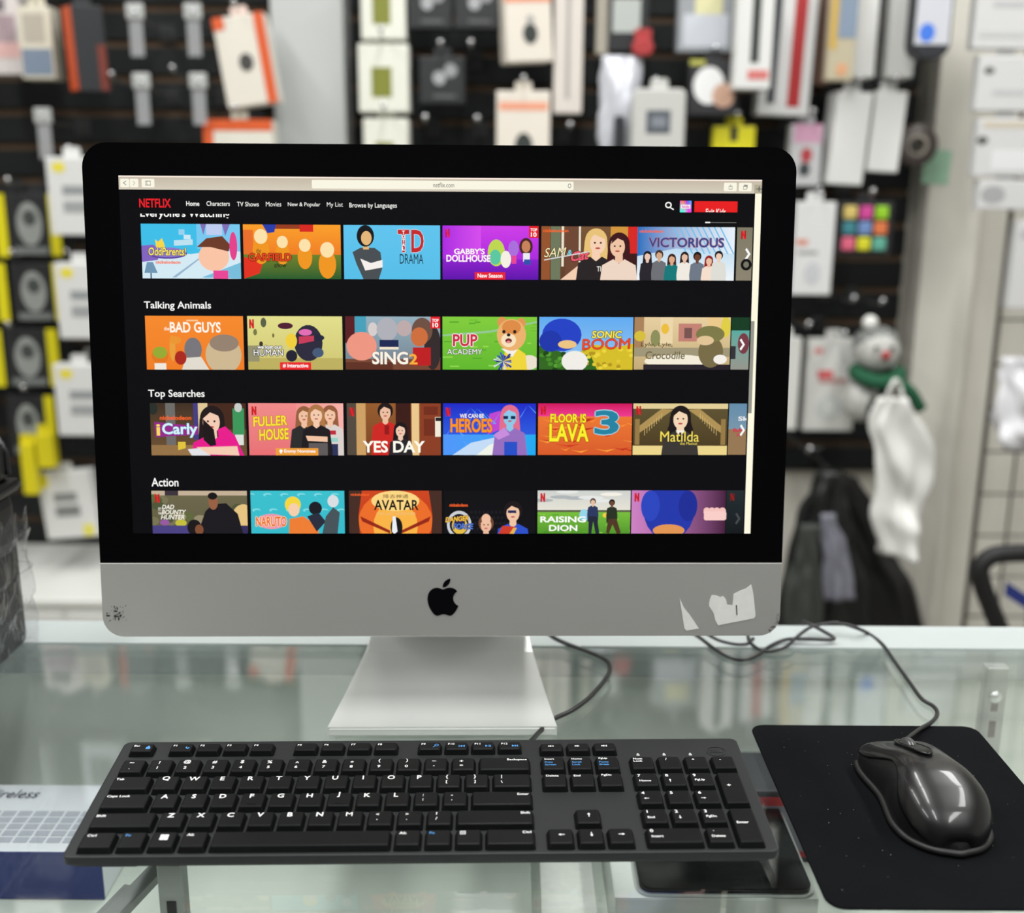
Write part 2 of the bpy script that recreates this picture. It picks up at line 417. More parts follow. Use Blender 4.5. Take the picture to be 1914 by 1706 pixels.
# torn sticker remains and scuffs on the chin
M_st = pm('torn_sticker_paper', (216, 217, 213), 0.7, noise=0.04, nscale=150)
def chin_poly(name, pts, mat, d=-0.0006, label=None):
    o = mpart(name, extrude([sp(*p) for p in pts], d, -0.0001, 'y'), mat)
    if label: o['label'] = label
    return o
chin_poly('sticker_remnant', [(1270, 1117), (1278, 1135), (1290, 1150), (1306, 1174), (1283, 1178), (1279, 1174), (1275, 1148)], M_st, label='small torn white sticker sliver')
chin_poly('sticker_remnant', [(1330, 1112), (1340, 1113), (1346, 1116), (1352, 1114), (1357, 1120), (1359, 1130), (1369, 1131), (1371, 1110), (1385, 1103), (1394, 1100), (1404, 1092), (1408, 1110), (1412, 1150), (1409, 1155), (1342, 1168), (1337, 1160), (1334, 1146), (1325, 1132), (1326, 1122)], M_st, label='larger torn white sticker remnant')
chin_poly('pen_mark', [(1375, 1130), (1377, 1130), (1378, 1149), (1376, 1149)], pm('pen_black', (20, 20, 22), 0.6), -0.0008)
M_scuff = pm('dark_scuff', (48, 46, 44), 0.8)
scs = []
for k in range(46):
    x = rnd.gauss(220, 7.5); y = rnd.gauss(1147, 9); r = rnd.choice((.7, .9, 1.2, 1.6, 2.2, 3.2)); a0 = rnd.uniform(0, 6); pts = []
    for q in range(6):
        a = q * math.tau / 6; rr = r * rnd.uniform(0.3, 1.0); e, f_ = rr * math.cos(a) * 1.5, rr * math.sin(a) * .7
        pts.append((x + e * math.cos(a0) - f_ * math.sin(a0), y - (e * math.sin(a0) + f_ * math.cos(a0))))
    scs.append(extrude([sp(*p) for p in pts], -0.0005, -0.0001, 'y'))
mpart('scuff_mark', join(scs), M_scuff)
M_scuff2 = pm('grey_scuff', (95, 92, 88), 0.8); scs = []
for k in range(12):
    a = math.radians(-5 + 68 * k / 11); x = 1420 + 36 * math.cos(a) ; y = 1148 + 36 * math.sin(a)
    pts = [(x + rnd.uniform(-5, 4), y + rnd.uniform(-6, 4)) for _ in range(3)]
    scs.append(extrude([sp(*p) for p in pts], -0.0005, -0.0001, 'y'))
mpart('scuff_mark', join(scs), M_scuff2)

# ------------------------------------------------------------------ what the screen shows
def clip_poly(pts, cols, rect):
    x0, y0, x1, y1 = rect
    for (ax, lim, sgn) in ((0, x0, 1), (0, x1, -1), (1, y0, 1), (1, y1, -1)):
        out = []; oc = []
        n = len(pts)
        for i in range(n):
            p, q = pts[i], pts[(i + 1) % n]; a = (p[ax] - lim) * sgn; b = (q[ax] - lim) * sgn
            if a >= 0: out.append(p); oc.append(cols[i])
            if (a >= 0) != (b >= 0):
                t = a / (a - b); out.append((p[0] + (q[0] - p[0]) * t, p[1] + (q[1] - p[1]) * t))
                oc.append(tuple(u + (v - u) * t for u, v in zip(cols[i], cols[(i + 1) % n])))
        pts, cols = out, oc
        if len(pts) < 3: return [], []
    return pts, cols
SX0, SX1, SZ0, SZ1 = -0.2376, 0.2384, 0.0819, 0.3499
class Canvas:
    """flat coloured shapes on the screen plane, stacked in thin layers; local (x, z)"""
    def __init__(s, rect, clip=None): s.r = rect; s.clip = clip or rect; s.V = []; s.Fc = []; s.C = []; s.layer = 0
    def pt(s, u, v): return (s.r[0] + (s.r[2] - s.r[0]) * u, s.r[3] - (s.r[3] - s.r[1]) * v)
    def raw(s, pts, cols, bump=True):
        pts, cols = clip_poly(pts, cols, s.clip)
        if len(pts) < 3: return
        y = -(0.0003 + 0.000012 * s.layer); k = len(s.V)
        s.V += [(p[0], y, p[1]) for p in pts]; s.C += cols; s.Fc.append(tuple(range(k, k + len(pts))))
        if bump: s.layer += 1
    def poly(s, uv, c, c2=None):
        """c2: colour at the bottom of the shape"""
        L = lin(c); pts = [s.pt(*p) for p in uv]
        if c2 is None: cols = [L] * len(pts)
        else:
            L2 = lin(c2); vv = [p[1] for p in uv]; a, b = min(vv), max(vv)
            cols = [tuple(i + (j - i) * ((v - a) / max(b - a, 1e-6)) for i, j in zip(L, L2)) for v in vv]
        s.raw(pts, cols)
    def rect(s, u0, v0, u1, v1, c, c2=None): s.poly([(u0, v0), (u0, v1), (u1, v1), (u1, v0)], c, c2)
    def hgrad(s, u0, v0, u1, v1, c, c2):
        s.raw([s.pt(u0, v0), s.pt(u0, v1), s.pt(u1, v1), s.pt(u1, v0)], [lin(c), lin(c), lin(c2), lin(c2)])
    def ell(s, u, v, ru, rv, c, c2=None, n=22, rot=0):
        pts = []
        for k in range(n):
            a = -math.tau * k / n; x = ru * math.cos(a); y = rv * math.sin(a); asp = (s.r[2] - s.r[0]) / (s.r[3] - s.r[1])
            if rot: x, y = x * math.cos(rot) - y / asp * math.sin(rot), x * asp * math.sin(rot) + y * math.cos(rot)
            pts.append((u + x, v + y))
        s.poly(pts, c, c2)
    def text(s, body, u0, v0, u1, v1, c, bold=0.02, shear=0.0, edge=None, ew=0.012, rise=0.0, c2=None, vert=None):
        if edge: 
            for (du, dv) in ((-ew, 0), (ew, 0), (0, -ew * 1.8), (0, ew * 1.8)): s.text(body, u0 + du, v0 + dv, u1 + du, v1 + dv, edge, bold + 0.012, shear, rise=rise)
        V, Fc, w, h = glyphs(body, bold, shear); L = lin(c); L2 = lin(c2) if c2 else L
        P = [s.pt(u0 + (u1 - u0) * x, v1 + (v0 - v1) * y - rise * x) for (x, y) in V]
        CC = [tuple(a + (b - a) * (1 - y) for a, b in zip(L, L2)) for (x, y) in V]
        for f in Fc: s.raw([P[i] for i in f], [CC[i] for i in f], False)
        s.layer += 1
    def person(s, u, v, k, hair, skin, top, long=True, lean=0.0, arms=False):
        """plain bust: u,v centre of the head, k head half-height in v"""
        a = (s.r[3] - s.r[1]) / (s.r[2] - s.r[0]); ku = k * a * 0.80
        if long: s.poly([(u - ku * 1.35, v - k * 0.2), (u - ku * 1.55, v + k * 1.9), (u - ku * .4, v + k * 2.2), (u + ku * .6, v + k * 2.1), (u + ku * 1.5, v + k * 1.9), (u + ku * 1.3, v - k * 0.2)], hair)
        s.ell(u, v - k * 0.18, ku * 1.32, k * 1.15, hair)
        s.poly([(u - ku * 0.45, v + k * 0.6), (u - ku * .5, v + k * 1.7), (u + ku * .5, v + k * 1.7), (u + ku * .45, v + k * .6)], skin)
        s.poly([(u - ku * .7, v + k * 1.3), (u - ku * 2.1, v + k * 1.9), (u - ku * 2.5, v + k * 4.5), (u - ku * 2.3, v + k * 7), (u + ku * 2.3, v + k * 7), (u + ku * 2.5, v + k * 4.5), (u + ku * 2.1, v + k * 1.9), (u + ku * .7, v + k * 1.3), (u, v + k * 1.75)], top)
        s.ell(u + lean * ku, v + k * 0.1, ku * 0.92, k * 0.98, skin)
        s.poly([(u - ku * 1.0, v - k * 0.2), (u - ku * .2, v - k * .75), (u + ku * 1.0, v - k * .35), (u + ku * .7, v - k * 1.1), (u - ku * .7, v - k * 1.1)], hair)
        if k > 0.1:
            for e in (-.35, .35): s.ell(u + (e + lean) * ku, v + k * .02, ku * .13, k * .09, (50, 35, 30), n=8)
            s.ell(u + lean * ku, v + k * .52, ku * .3, k * .09, (190, 80, 80), n=10)
    def mesh(s):
        me = mesh(s.V, s.Fc); at = me.color_attributes.new('Col', 'FLOAT_COLOR', 'POINT')
        at.data.foreach_set('color', [w for c in s.C for w in (*c, 1.0)])
        return me
disp = Canvas((SX0, SZ0, SX1, SZ1)); disp.rect(0, 0, 1, 1, (5, 5, 6))
me = disp.mesh(); me.transform(Matrix.Translation((0, 0.0001, 0)))
display = mpart('display', me, SCREEN); display['label'] = 'lit screen with rows of programme tiles on black'
def prect(x0, y0, x1, y1):
    a = sp(x0, y0); b = sp(x1, y1); return (a[0], b[1], b[0], a[1])
def put(name, cv, label=None):
    o = link(name, cv.mesh(), SCREEN, display)
    if label: o['label'] = label
    return o
VIEW = (SX0, SZ0, SX1 - 0.0058, SZ1)      # page area left of the scroll bar
def page(x0, y0, x1, y1, clip=None):
    r = prect(x0, y0, x1, y1)
    c = clip or VIEW
    return Canvas(r, (max(r[0], c[0]), max(r[1], c[1]), min(r[2], c[2]), min(r[3], c[3])))
def words(name, body, x0, y0, x1, y1, c, bold=0.012, clip=None, shear=0.0):
    r = prect(x0, y0, x1, y1); cv = Canvas(r, clip or VIEW); cv.layer = 2
    cv.text(body, 0, 0, 1, 1, c, bold, shear); return put(name, cv)
# browser bar
hb = SZ1 - sp(220, 357)[1] if False else 0.0100
tb = Canvas((SX0, SZ1 - hb, SX1, SZ1)); CRM = (250, 246, 228)
tb.rect(0, 0, 1, 1, (196, 184, 164), (214, 205, 188)); tb.rect(0, 0, 1, 0.1, (255, 238, 225))
def bx(x0, x1): return (sp(x0, 345)[0] - SX0) / (SX1 - SX0), (sp(x1, 345)[0] - SX0) / (SX1 - SX0)
for (a, b) in ((225, 242), (243, 259), (265, 289), (583, 1072), (1353, 1377), (1381, 1405)):
    u0, u1 = bx(a, b)
    pts = rrect(*[*tb.pt(u0, 0.84), *tb.pt(u1, 0.22)], 0.0008, 3); tb.raw(pts, [lin(CRM)] * len(pts))
u0, u1 = bx(1410, 1428); tb.rect(u0, 0.35, u1, 1, (178, 172, 150)); tb.text('+', u0 + .003, .48, u1 - .003, .86, (90, 88, 80), 0)
G = (120, 118, 108)
u0, u1 = bx(231, 236); tb.text('<', u0, .36, u1, .7, G, 0); u0, u1 = bx(249, 253); tb.text('>', u0, .36, u1, .7, (190, 186, 172), 0)
u0, u1 = bx(272, 282); tb.rect(u0, .36, u1, .7, (140, 138, 126)); tb.rect(u0 + .0006, .41, u0 + .002, .65, CRM); tb.rect(u0 + .0028, .41, u1 - .0006, .65, CRM)
u0, u1 = bx(810, 849); tb.text('netflix.com', u0, .36, u1, .7, (95, 94, 88), 0.0)
u0, u1 = bx(1061, 1068); tb.ell((u0 + u1) / 2, .53, .0026, .17, (130, 128, 118)); tb.ell((u0 + u1) / 2, .53, .0018, .115, CRM)
u0, u1 = bx(1362, 1369); tb.rect(u0, .45, u1, .72, (150, 148, 136)); tb.rect(u0 + .0006, .5, u1 - .0006, .67, CRM); tb.rect((u0 + u1) / 2 - .0003, .34, (u0 + u1) / 2 + .0003, .58, (150, 148, 136))
u0, u1 = bx(1389, 1396); tb.rect(u0 + .001, .36, u1 + .001, .62, (150, 148, 136)); tb.rect(u0, .46, u1, .72, (150, 148, 136)); tb.rect(u0 + .0006, .51, u1 - .0006, .67, CRM)
put('browser_bar', tb, 'pale browser tool bar with address field')
sb = Canvas((SX1 - 0.0048, SZ0, SX1, SZ1 - hb)); sb.rect(0, 0, 1, 1, (255, 250, 226)); 
t0 = (sb.r[3] - sp(1409, 600)[1]) / (sb.r[3] - sb.r[1]); t1 = (sb.r[3] - sp(1403, 772)[1]) / (sb.r[3] - sb.r[1])
sb.rect(-0.0, t0, .55, t1, (150, 150, 140)); put('scroll_bar', sb)
# menu
words('site_name', 'NETFLIX', 260, 371, 320, 388, (229, 30, 38), 0.03)
WHT = (245, 245, 240)
for (t, x0, y0, x1, y1, b) in (('Home', 348, 376, 373, 385, .022), ('Characters', 386, 376, 430, 385, .008), ('TV Shows', 443, 377, 484, 386, .008), ('Movies', 497, 377, 526, 386, .008), ('New & Popular', 538, 378, 599, 388, .008), ('My List', 611, 378, 641, 389, .008), ('Browse by Languages', 653, 379, 742, 391, .008)):
    words('menu_text', t, x0, y0, x1, y1, WHT, b)
ic = page(1240, 376, 1262, 394); ic.layer = 2
ic.ell(.42, .40, .28, .34, WHT); ic.ell(.42, .40, .17, .2, (9, 9, 11)); ic.poly([(.55, .58), (.52, .68), (.84, .95), (.90, .82)], WHT); put('search_icon', ic)
ki = page(1271, 375, 1292, 397)
for k, cc in enumerate(((250, 205, 60), (245, 120, 60), (235, 60, 140), (150, 70, 220), (70, 120, 250), (60, 170, 250))): ki.rect(k / 6, 0, (k + 1) / 6, 1, cc if k else (250, 90, 170), (cc[2], cc[0], 230))
ki.rect(.1, .34, .9, .68, (250, 235, 245)); ki.text('kids', .2, .38, .8, .62, (220, 90, 180), .02); put('profile_icon', ki)
ek = page(1298, 376, 1378, 397); ek.rect(0, 0, 1, 1, (232, 30, 30)); ek.text('Exit Kids', .27, .68, .73, 1.2, (250, 240, 235), .015); put('exit_button', ek)
pgl = page(1318, 414.5, 1376, 418); pgl.rect(0, .2, 1, .6, (110, 110, 110)); pgl.rect(0, 0, .16, .8, WHT); put('page_indicator', pgl)
r = prect(262, 391, 430, 410); words('row_heading', "Everyone's Watching", 262, 391, 430, 410, (250, 250, 246), .02, clip=(r[0], r[1], r[2], sp(300, 399.5)[1]))
words('row_heading', 'Talking Animals', 269, 563, 395, 581, (250, 250, 246), .014)
words('row_heading', 'Top Searches', 277, 728, 383, 746, (250, 250, 246), .014)
words('row_heading', 'Action', 283, 893, 334, 909, (250, 250, 246), .014)

ROWS = [
    ((418, 521), (425, 525), [(263, 451), (454, 638), (642, 823), (827, 1006), (1012, 1190), (1191, 1371), (1378, 1560)]),
    ((590, 691), (593, 691), [(271, 457), (462, 641), (645, 823), (827, 1003), (1008, 1182), (1186, 1363), (1368, 1540)]),
    ((753, 851), (754, 850), [(280, 462), (464, 643), (648, 824), (828, 1001), (1006, 1180), (1184, 1358), (1363, 1535)]),
    ((917, 1012), (916, 1012), [(283, 464), (468, 645), (652, 826), (830, 1000), (1005, 1177), (1181, 1354), (1358, 1530)]),
]
TILES = []
for (l, rr_, cols) in ROWS:
    row = []
    for (a, b) in cols:
        t = (a - 270) / 1110
        y0 = l[0] + (rr_[0] - l[0]) * t; y1 = l[1] + (rr_[1] - l[1]) * t
        cv = page(a, y0, b, y1); cv.layer = 0; row.append(cv)
    TILES.append(row)
RED = (229, 32, 40); ORN = (250, 100, 40)
def Nmark(c, u0, v0, u1, v1, col):
    w = (u1 - u0) * .34; c.rect(u0, v0, u0 + w, v1, tuple(int(q * .8) for q in col)); c.rect(u1 - w, v0, u1, v1, tuple(int(q * .8) for q in col)); c.poly([(u0, v0), (u1 - w, v1), (u1, v1), (u0 + w, v0)], col)
def N_(c, u=.035, v=.06): Nmark(c, u, v, u + .05, v + .17, RED)
def top10(c): c.rect(.90, 0, 1, .22, RED); c.text('TOP', .915, .04, .985, .10, (255, 255, 255), .03); c.text('10', .92, .115, .98, .2, (255, 255, 255), .03)
def badge(c, t, u0, u1, col, f0=None): c.rect(u0, .86, u1, 1, col); c.text(t, (f0 or u0 + .03), .885, u1 - .03, .965, (255, 255, 255), .02)
def nick(c, u0, v0, u1, v1): c.text('nickelodeon', u0, v0, u1, v1, ORN, .03)
def chev(c, u, v, s=.08, col=(250, 250, 250)):
    h = .085; c.poly([(u, v - h), (u + .016, v - h - .03), (u + .056, v), (u + .016, v + h + .03), (u, v + h), (u + .031, v)], col)
# --- first row
c = TILES[0][0]
c.rect(0, 0, 1, 1, (62, 190, 232)); c.poly([(0, .52), (.5, .55), (1, .42), (1, 1), (0, 1)], (212, 234, 244)); c.poly([(.56, 0), (1, .0), (1, .5), (.56, .45)], (120, 200, 240))
c.poly([(.60, 0), (.63, .2), (.66, 0)], (130, 110, 180)); c.rect(.66, 0, .82, .2, (190, 205, 240)); c.poly([(.82, 0), (.85, .22), (.9, 0)], (130, 110, 180))
c.poly([(0, .4), (.12, .38), (.2, .5), (.16, .66), (0, .7)], (130, 100, 190)); c.ell(.26, .54, .20, .10, (96, 70, 160)); c.ell(.26, .52, .19, .09, (140, 120, 205))
c.poly([(.30, .98), (.58, .62), (.60, .62), (.34, .98)], (150, 180, 205)); c.poly([(.6, .98), (1, .7), (1, 1)], (120, 190, 220))
c.poly([(.33, .3), (.52, .28), (.52, .38), (.33, .40)], (190, 225, 240)); c.rect(.38, .1, .44, .2, (150, 210, 240)); c.rect(.43, .2, .5, .28, (205, 232, 245))
c.poly([(.14, .28), (.17, .33), (.21, .26), (.23, .36), (.24, .44), (.15, .44)], (245, 215, 70))
c.text('OddParents!', .07, .43, .45, .58, (250, 232, 90), .02, .1, edge=(70, 50, 120), ew=.004)
nick(c, .14, .67, .39, .73)
c.poly([(.05, .7), (.11, .7), (.155, .9), (.02, .9)], (110, 150, 180)); c.rect(.08, .9, .095, 1, (80, 110, 140))
c.ell(.73, .60, .155, .26, (250, 196, 165)); c.poly([(.56, .42), (.66, .26), (.82, .22), (.90, .38), (.88, .5), (.70, .42)], (110, 58, 38)); c.ell(.93, .4, .04, .26, (228, 66, 140)); c.rect(.72, .85, .87, 1, (232, 70, 150))
c = TILES[0][1]
c.rect(0, 0, 1, .6, (250, 160, 40), (240, 120, 30)); c.rect(0, .55, 1, 1, (110, 130, 40), (38, 92, 44)); c.poly([(0, .6), (.2, .68), (.16, .9), (0, 1)], (225, 50, 30)); c.rect(.3, 0, .62, .08, (150, 60, 30))
c.poly([(.2, 0), (.34, 0), (.32, .14), (.25, .16)], (40, 60, 170)); c.rect(.58, 0, .72, .13, (215, 40, 30)); c.rect(0, .1, .1, .55, (235, 110, 40))
for (u, v, k) in ((.18, .2, 1.15), (.40, .3, .95), (.63, .36, 1.0), (.86, .44, 1.2)):
    c.ell(u, v + .24 * k, .075 * k, .22 * k, (240, 150, 30)); c.ell(u, v + .02, .06 * k, .12 * k, (252, 225, 170))
c.text('the', .13, .44, .18, .52, (50, 40, 20), .0, .2); c.text('GARFIELD', .05, .53, .49, .67, (228, 70, 24), .035, edge=(90, 20, 8), ew=.006); c.text('show', .31, .70, .44, .79, (40, 30, 10), .01, .2)
c = TILES[0][2]
c.rect(0, 0, 1, 1, (96, 196, 238), (86, 190, 232)); c.poly([(.09, .5), (.17, .42), (.32, .42), (.38, .5), (.40, .78), (.36, 1), (.2, 1), (.13, .72)], (72, 78, 82)); c.poly([(.17, .62), (.28, .7), (.40, .64), (.40, .78), (.22, .84)], (245, 240, 235))
c.rect(.20, .3, .26, .45, (225, 180, 120)); c.ell(.225, .2, .09, .2, (22, 22, 26)); c.ell(.235, .24, .055, .13, (228, 182, 122))
c.text('T', .56, .08, .68, .50, (196, 40, 44), .05, edge=(230, 235, 240), ew=.004); c.text('D', .70, .08, .83, .50, (196, 40, 44), .05, edge=(230, 235, 240), ew=.004)
for k, ch in enumerate('TOTAL'): c.text(ch, .605, .10 + k * .075, .635, .165 + k * .075, (250, 250, 250), .03)
c.text('DRAMA', .58, .53, .825, .71, (22, 24, 30), .035)
c = TILES[0][3]
c.rect(0, 0, 1, .62, (206, 60, 232), (170, 40, 220)); c.rect(0, .62, 1, 1, (140, 30, 205), (92, 14, 170)); c.hgrad(0, 0, .4, .6, (170, 40, 225), (214, 76, 236))
c.ell(.56, .5, .09, .25, (190, 215, 80)); c.ell(.55, .58, .06, .14, (90, 200, 160)); c.ell(.66, .62, .055, .16, (245, 240, 225)); c.ell(.74, .42, .055, .15, (170, 110, 220)); c.rect(.72, .55, .77, .7, (230, 70, 150)); c.ell(.87, .38, .07, .16, (70, 36, 28)); c.ell(.87, .38, .045, .11, (200, 130, 90)); c.rect(.84, .5, .91, .66, (235, 235, 240)); c.rect(.85, .62, .92, .72, (50, 80, 170))
c.text("GABBY'S", .12, .42, .44, .53, (255, 250, 255), .04, edge=(190, 60, 200), ew=.003); c.text('DOLLHOUSE', .04, .54, .50, .67, (255, 250, 255), .045, edge=(190, 60, 200), ew=.003)
Nmark(c, .03, .06, .075, .22, (235, 30, 80)); top10(c); badge(c, 'New Season', .335, .655, (232, 34, 50))
c = TILES[0][4]
c.rect(0, 0, 1, 1, (120, 84, 52), (96, 62, 40)); c.rect(0, 0, .09, 1, (150, 84, 44)); c.rect(.1, 0, .2, 1, (110, 120, 92)); c.rect(.21, 0, .235, .75, (235, 228, 210)); c.rect(.25, 0, .38, 1, (110, 70, 50)); c.rect(.39, 0, .41, .7, (235, 228, 210)); c.rect(.72, 0, .9, .6, (210, 150, 60)); c.rect(.9, 0, 1, .5, (215, 40, 34)); c.rect(.88, .5, 1, 1, (60, 24, 20))
c.poly([(.2, 1), (.42, .68), (.5, .74), (.36, 1)], (244, 206, 176)); c.person(.57, .30, .2, (232, 194, 120), (246, 208, 178), (40, 34, 34), lean=.2); c.text('TIGR', .58, .74, .7, .84, (225, 220, 210), .02)
c.person(.81, .36, .19, (62, 20, 24), (240, 196, 164), (238, 214, 196), lean=-.2); nick(c, .02, .05, .28, .11)
c.text('SAM', .03, .41, .26, .58, (250, 236, 180), .03, .25, edge=(30, 26, 30), ew=.006, rise=.02); c.text('&', .27, .44, .32, .54, (120, 210, 225), .02, .2); c.text('Cat', .31, .48, .50, .66, (240, 90, 110), .03, .25, edge=(40, 24, 34), ew=.006, rise=.05); c.poly([(.03, .62), (.5, .46), (.5, .48), (.03, .64)], (220, 220, 220))
c = TILES[0][5]
c.hgrad(0, 0, 1, 1, (28, 110, 190), (232, 242, 250)); c.poly([(0, .55), (.4, .4), (1, .5), (1, 1), (0, 1)], (190, 220, 240), (240, 246, 250))
for k in range(9): c.poly([(.36 + k * .06, 0), (.375 + k * .06, 0), (.52 + k * .06, .5), (.505 + k * .06, .5)], (120, 190, 232))
nick(c, .025, .05, .27, .11); c.text('VICTORIOUS', .12, .20, .89, .38, (40, 70, 140), .012, edge=(180, 120, 130), ew=.004)
for (u, v, h_, sk, tp, lg) in ((.11, .55, (28, 22, 26), (236, 200, 180), (40, 36, 44), 1), (.23, .53, (70, 50, 40), (214, 168, 136), (110, 112, 118), 0), (.36, .60, (60, 34, 24), (222, 170, 136), (20, 120, 120), 1), (.49, .56, (44, 28, 26), (230, 190, 164), (240, 234, 224), 1), (.62, .56, (30, 22, 20), (110, 66, 46), (110, 120, 134), 0), (.74, .63, (150, 30, 30), (236, 190, 160), (246, 222, 204), 1), (.84, .54, (26, 22, 24), (240, 204, 180), (222, 222, 214), 0)):
    c.person(u, v, .075, h_, sk, tp, bool(lg))
c = TILES[0][6]
c.rect(0, 0, 1, 1, (126, 122, 100), (140, 132, 112)); Nmark(c, .04, .06, .09, .22, RED); chev(c, .085, .50, .055); c.ell(.10, .70, .055, .11, (14, 14, 14)); c.ell(.10, .70, .028, .06, (120, 116, 100)); 
# --- second row
c = TILES[1][0]
c.rect(0, 0, 1, 1, (246, 138, 44), (240, 126, 36)); c.ell(.79, .72, .185, .36, (206, 184, 146)); c.ell(.80, .50, .15, .16, (150, 130, 112)); c.ell(.48, .62, .09, .22, (120, 118, 122)); c.poly([(.36, 1), (.40, .78), (.56, .76), (.64, 1)], (226, 220, 208)); c.ell(.14, .74, .085, .16, (226, 120, 30)); c.ell(.14, .68, .075, .11, (150, 170, 50)); c.rect(.08, .88, .2, 1, (240, 232, 220)); c.ell(.27, .60, .03, .24, (232, 160, 60)); c.ell(.30, .45, .06, .07, (236, 150, 50)); c.ell(.35, .78, .06, .13, (170, 40, 28))
c.rect(.42, .07, .54, .10, (250, 200, 150)); c.text('the', .19, .20, .245, .27, (255, 240, 220), .02); c.text('BAD GUYS', .25, .11, .77, .31, (255, 246, 232), .03)
c = TILES[1][1]
c.rect(0, 0, 1, 1, (226, 222, 140), (206, 196, 112)); c.ell(.17, .12, .03, .09, (90, 96, 70)); c.ell(.08, .3, .02, .06, (120, 120, 70)); c.ell(.27, .36, .012, .04, (120, 110, 60)); c.rect(0, .78, 1, 1, (190, 176, 96)); c.rect(0, .55, .12, .85, (150, 146, 110)); c.ell(.14, .52, .02, .05, (60, 56, 40))
c.ell(.64, .5, .15, .34, (44, 42, 60)); c.ell(.46, .74, .06, .11, (36, 34, 50)); c.ell(.74, .4, .07, .06, (36, 40, 60)); c.ell(.74, .68, .06, .09, (70, 90, 120)); c.ell(.40, .18, .08, .06, (80, 30, 50)); c.ell(.61, .30, .07, .06, (226, 110, 180)); c.ell(.46, .46, .06, .14, (240, 206, 60)); c.poly([(.54, .38), (.7, .36), (.7, .46), (.54, .52)], (200, 60, 90))
N_(c, .02); c.text('we lost our', .1, .54, .36, .61, (255, 255, 255), .04, edge=(30, 30, 30), ew=.006); c.text('HUMAN', .06, .62, .37, .74, (255, 255, 255), .06, edge=(30, 30, 30), ew=.008); badge(c, '# Interactive', .335, .665, (236, 40, 44))
c = TILES[1][2]
c.rect(0, 0, 1, 1, (150, 176, 190), (110, 124, 136)); c.rect(.1, 0, .22, .3, (70, 160, 186)); c.rect(0, 0, .1, .5, (90, 30, 34)); c.rect(0, .8, 1, 1, (120, 70, 50)); c.rect(0, .86, .5, 1, (96, 50, 34))
c.ell(.17, .56, .16, .27, (238, 150, 130)); c.ell(.29, .24, .05, .13, (214, 206, 204)); c.ell(.62, .22, .08, .15, (190, 170, 170)); c.ell(.44, .24, .11, .22, (176, 176, 184)); c.rect(.36, .44, .56, .62, (30, 40, 84)); c.ell(.92, .58, .09, .42, (52, 42, 42)); c.ell(.81, .26, .11, .24, (110, 80, 66)); c.ell(.78, .38, .09, .18, (206, 110, 60)); c.rect(.71, .58, .9, .92, (190, 30, 32))
c.rect(.36, .57, .56, .62, (240, 225, 205)); c.text('SING', .28, .66, .66, .90, (250, 244, 230), .03, edge=(120, 90, 80), ew=.004); c.text('2', .67, .70, .76, .90, (246, 176, 60), .03); top10(c)
c = TILES[1][3]
c.rect(0, 0, 1, 1, (130, 204, 60), (96, 184, 44)); c.poly([(0, .34), (.5, .26), (1, .08), (1, .11), (.5, .30), (0, .37)], (150, 200, 150))
for k in range(26): u, v = rnd.random(), rnd.random(); c.rect(u, v, u + rnd.uniform(.04, .12), v + .025, rnd.choice([(150, 216, 80), (86, 170, 40), (110, 190, 50)]))
c.ell(.92, .86, .1, .14, (236, 226, 205)); c.poly([(.62, 1), (.66, .66), (.8, .6), (.88, .7), (.9, 1)], (240, 214, 60)); c.poly([(.62, .6), (.8, .6), (.74, .76)], (244, 240, 232))
for (u, v) in ((.63, .1), (.83, .12)): c.ell(u, v, .05, .1, (226, 150, 84))
c.ell(.73, .34, .155, .30, (236, 178, 110)); c.ell(.73, .2, .1, .14, (222, 140, 70)); c.ell(.70, .44, .08, .13, (248, 226, 190))
for u in (.65, .765): c.ell(u, .28, .018, .035, (40, 24, 16))
c.ell(.70, .34, .02, .03, (26, 18, 16)); c.ell(.70, .45, .035, .045, (120, 40, 40)); c.ell(.70, .47, .02, .022, (236, 140, 140))
for k in range(34):
    a = rnd.uniform(0, math.tau); l = rnd.uniform(.06, .12); u, v = .64, .84
    c.poly([(u, v), (u + l * math.cos(a), v + l * 1.6 * math.sin(a)), (u + l * math.cos(a + .18), v + l * 1.6 * math.sin(a + .18))], rnd.choice([(40, 50, 130), (60, 80, 190), (220, 222, 235)]))
c.text('PUP', .11, .33, .37, .56, (206, 40, 66), .04, edge=(250, 240, 245), ew=.008); c.text('ACADEMY', .05, .61, .42, .71, (252, 252, 250), .04, edge=(40, 60, 50), ew=.005)
c = TILES[1][4]
c.rect(0, 0, 1, 1, (96, 170, 240), (150, 200, 240)); c.poly([(.4, 1), (.44, .66), (.6, .52), (.8, .58), (1, .5), (1, 1)], (214, 190, 40)); c.poly([(0, 1), (0, .54), (.12, .6), (.3, .7), (.55, .72), (.62, 1)], (50, 104, 30))
for k in range(30): u, v = rnd.uniform(.45, 1), rnd.uniform(.6, 1); c.ell(u, v, .025, .035, rnd.choice([(236, 214, 60), (180, 150, 30), (226, 200, 50)]), n=8)
for k in range(24): u, v = rnd.uniform(0, .4), rnd.uniform(.66, 1); c.ell(u, v, .03, .04, rnd.choice([(70, 140, 40), (30, 70, 20), (90, 160, 50)]), n=8)
c.ell(.24, .34, .21, .31, (36, 66, 196)); c.ell(.12, .46, .12, .2, (30, 54, 170)); c.ell(.38, .84, .14, .2, (240, 238, 230)); c.ell(.30, .52, .1, .08, (236, 196, 130))
c.text('SONIC', .56, .26, .88, .40, (250, 232, 80), .05, .1, edge=(60, 50, 60), ew=.006); c.text('BOOM', .46, .42, .97, .62, (236, 76, 30), .06, .05, edge=(170, 30, 20), ew=.005, rise=.02)
c = TILES[1][5]
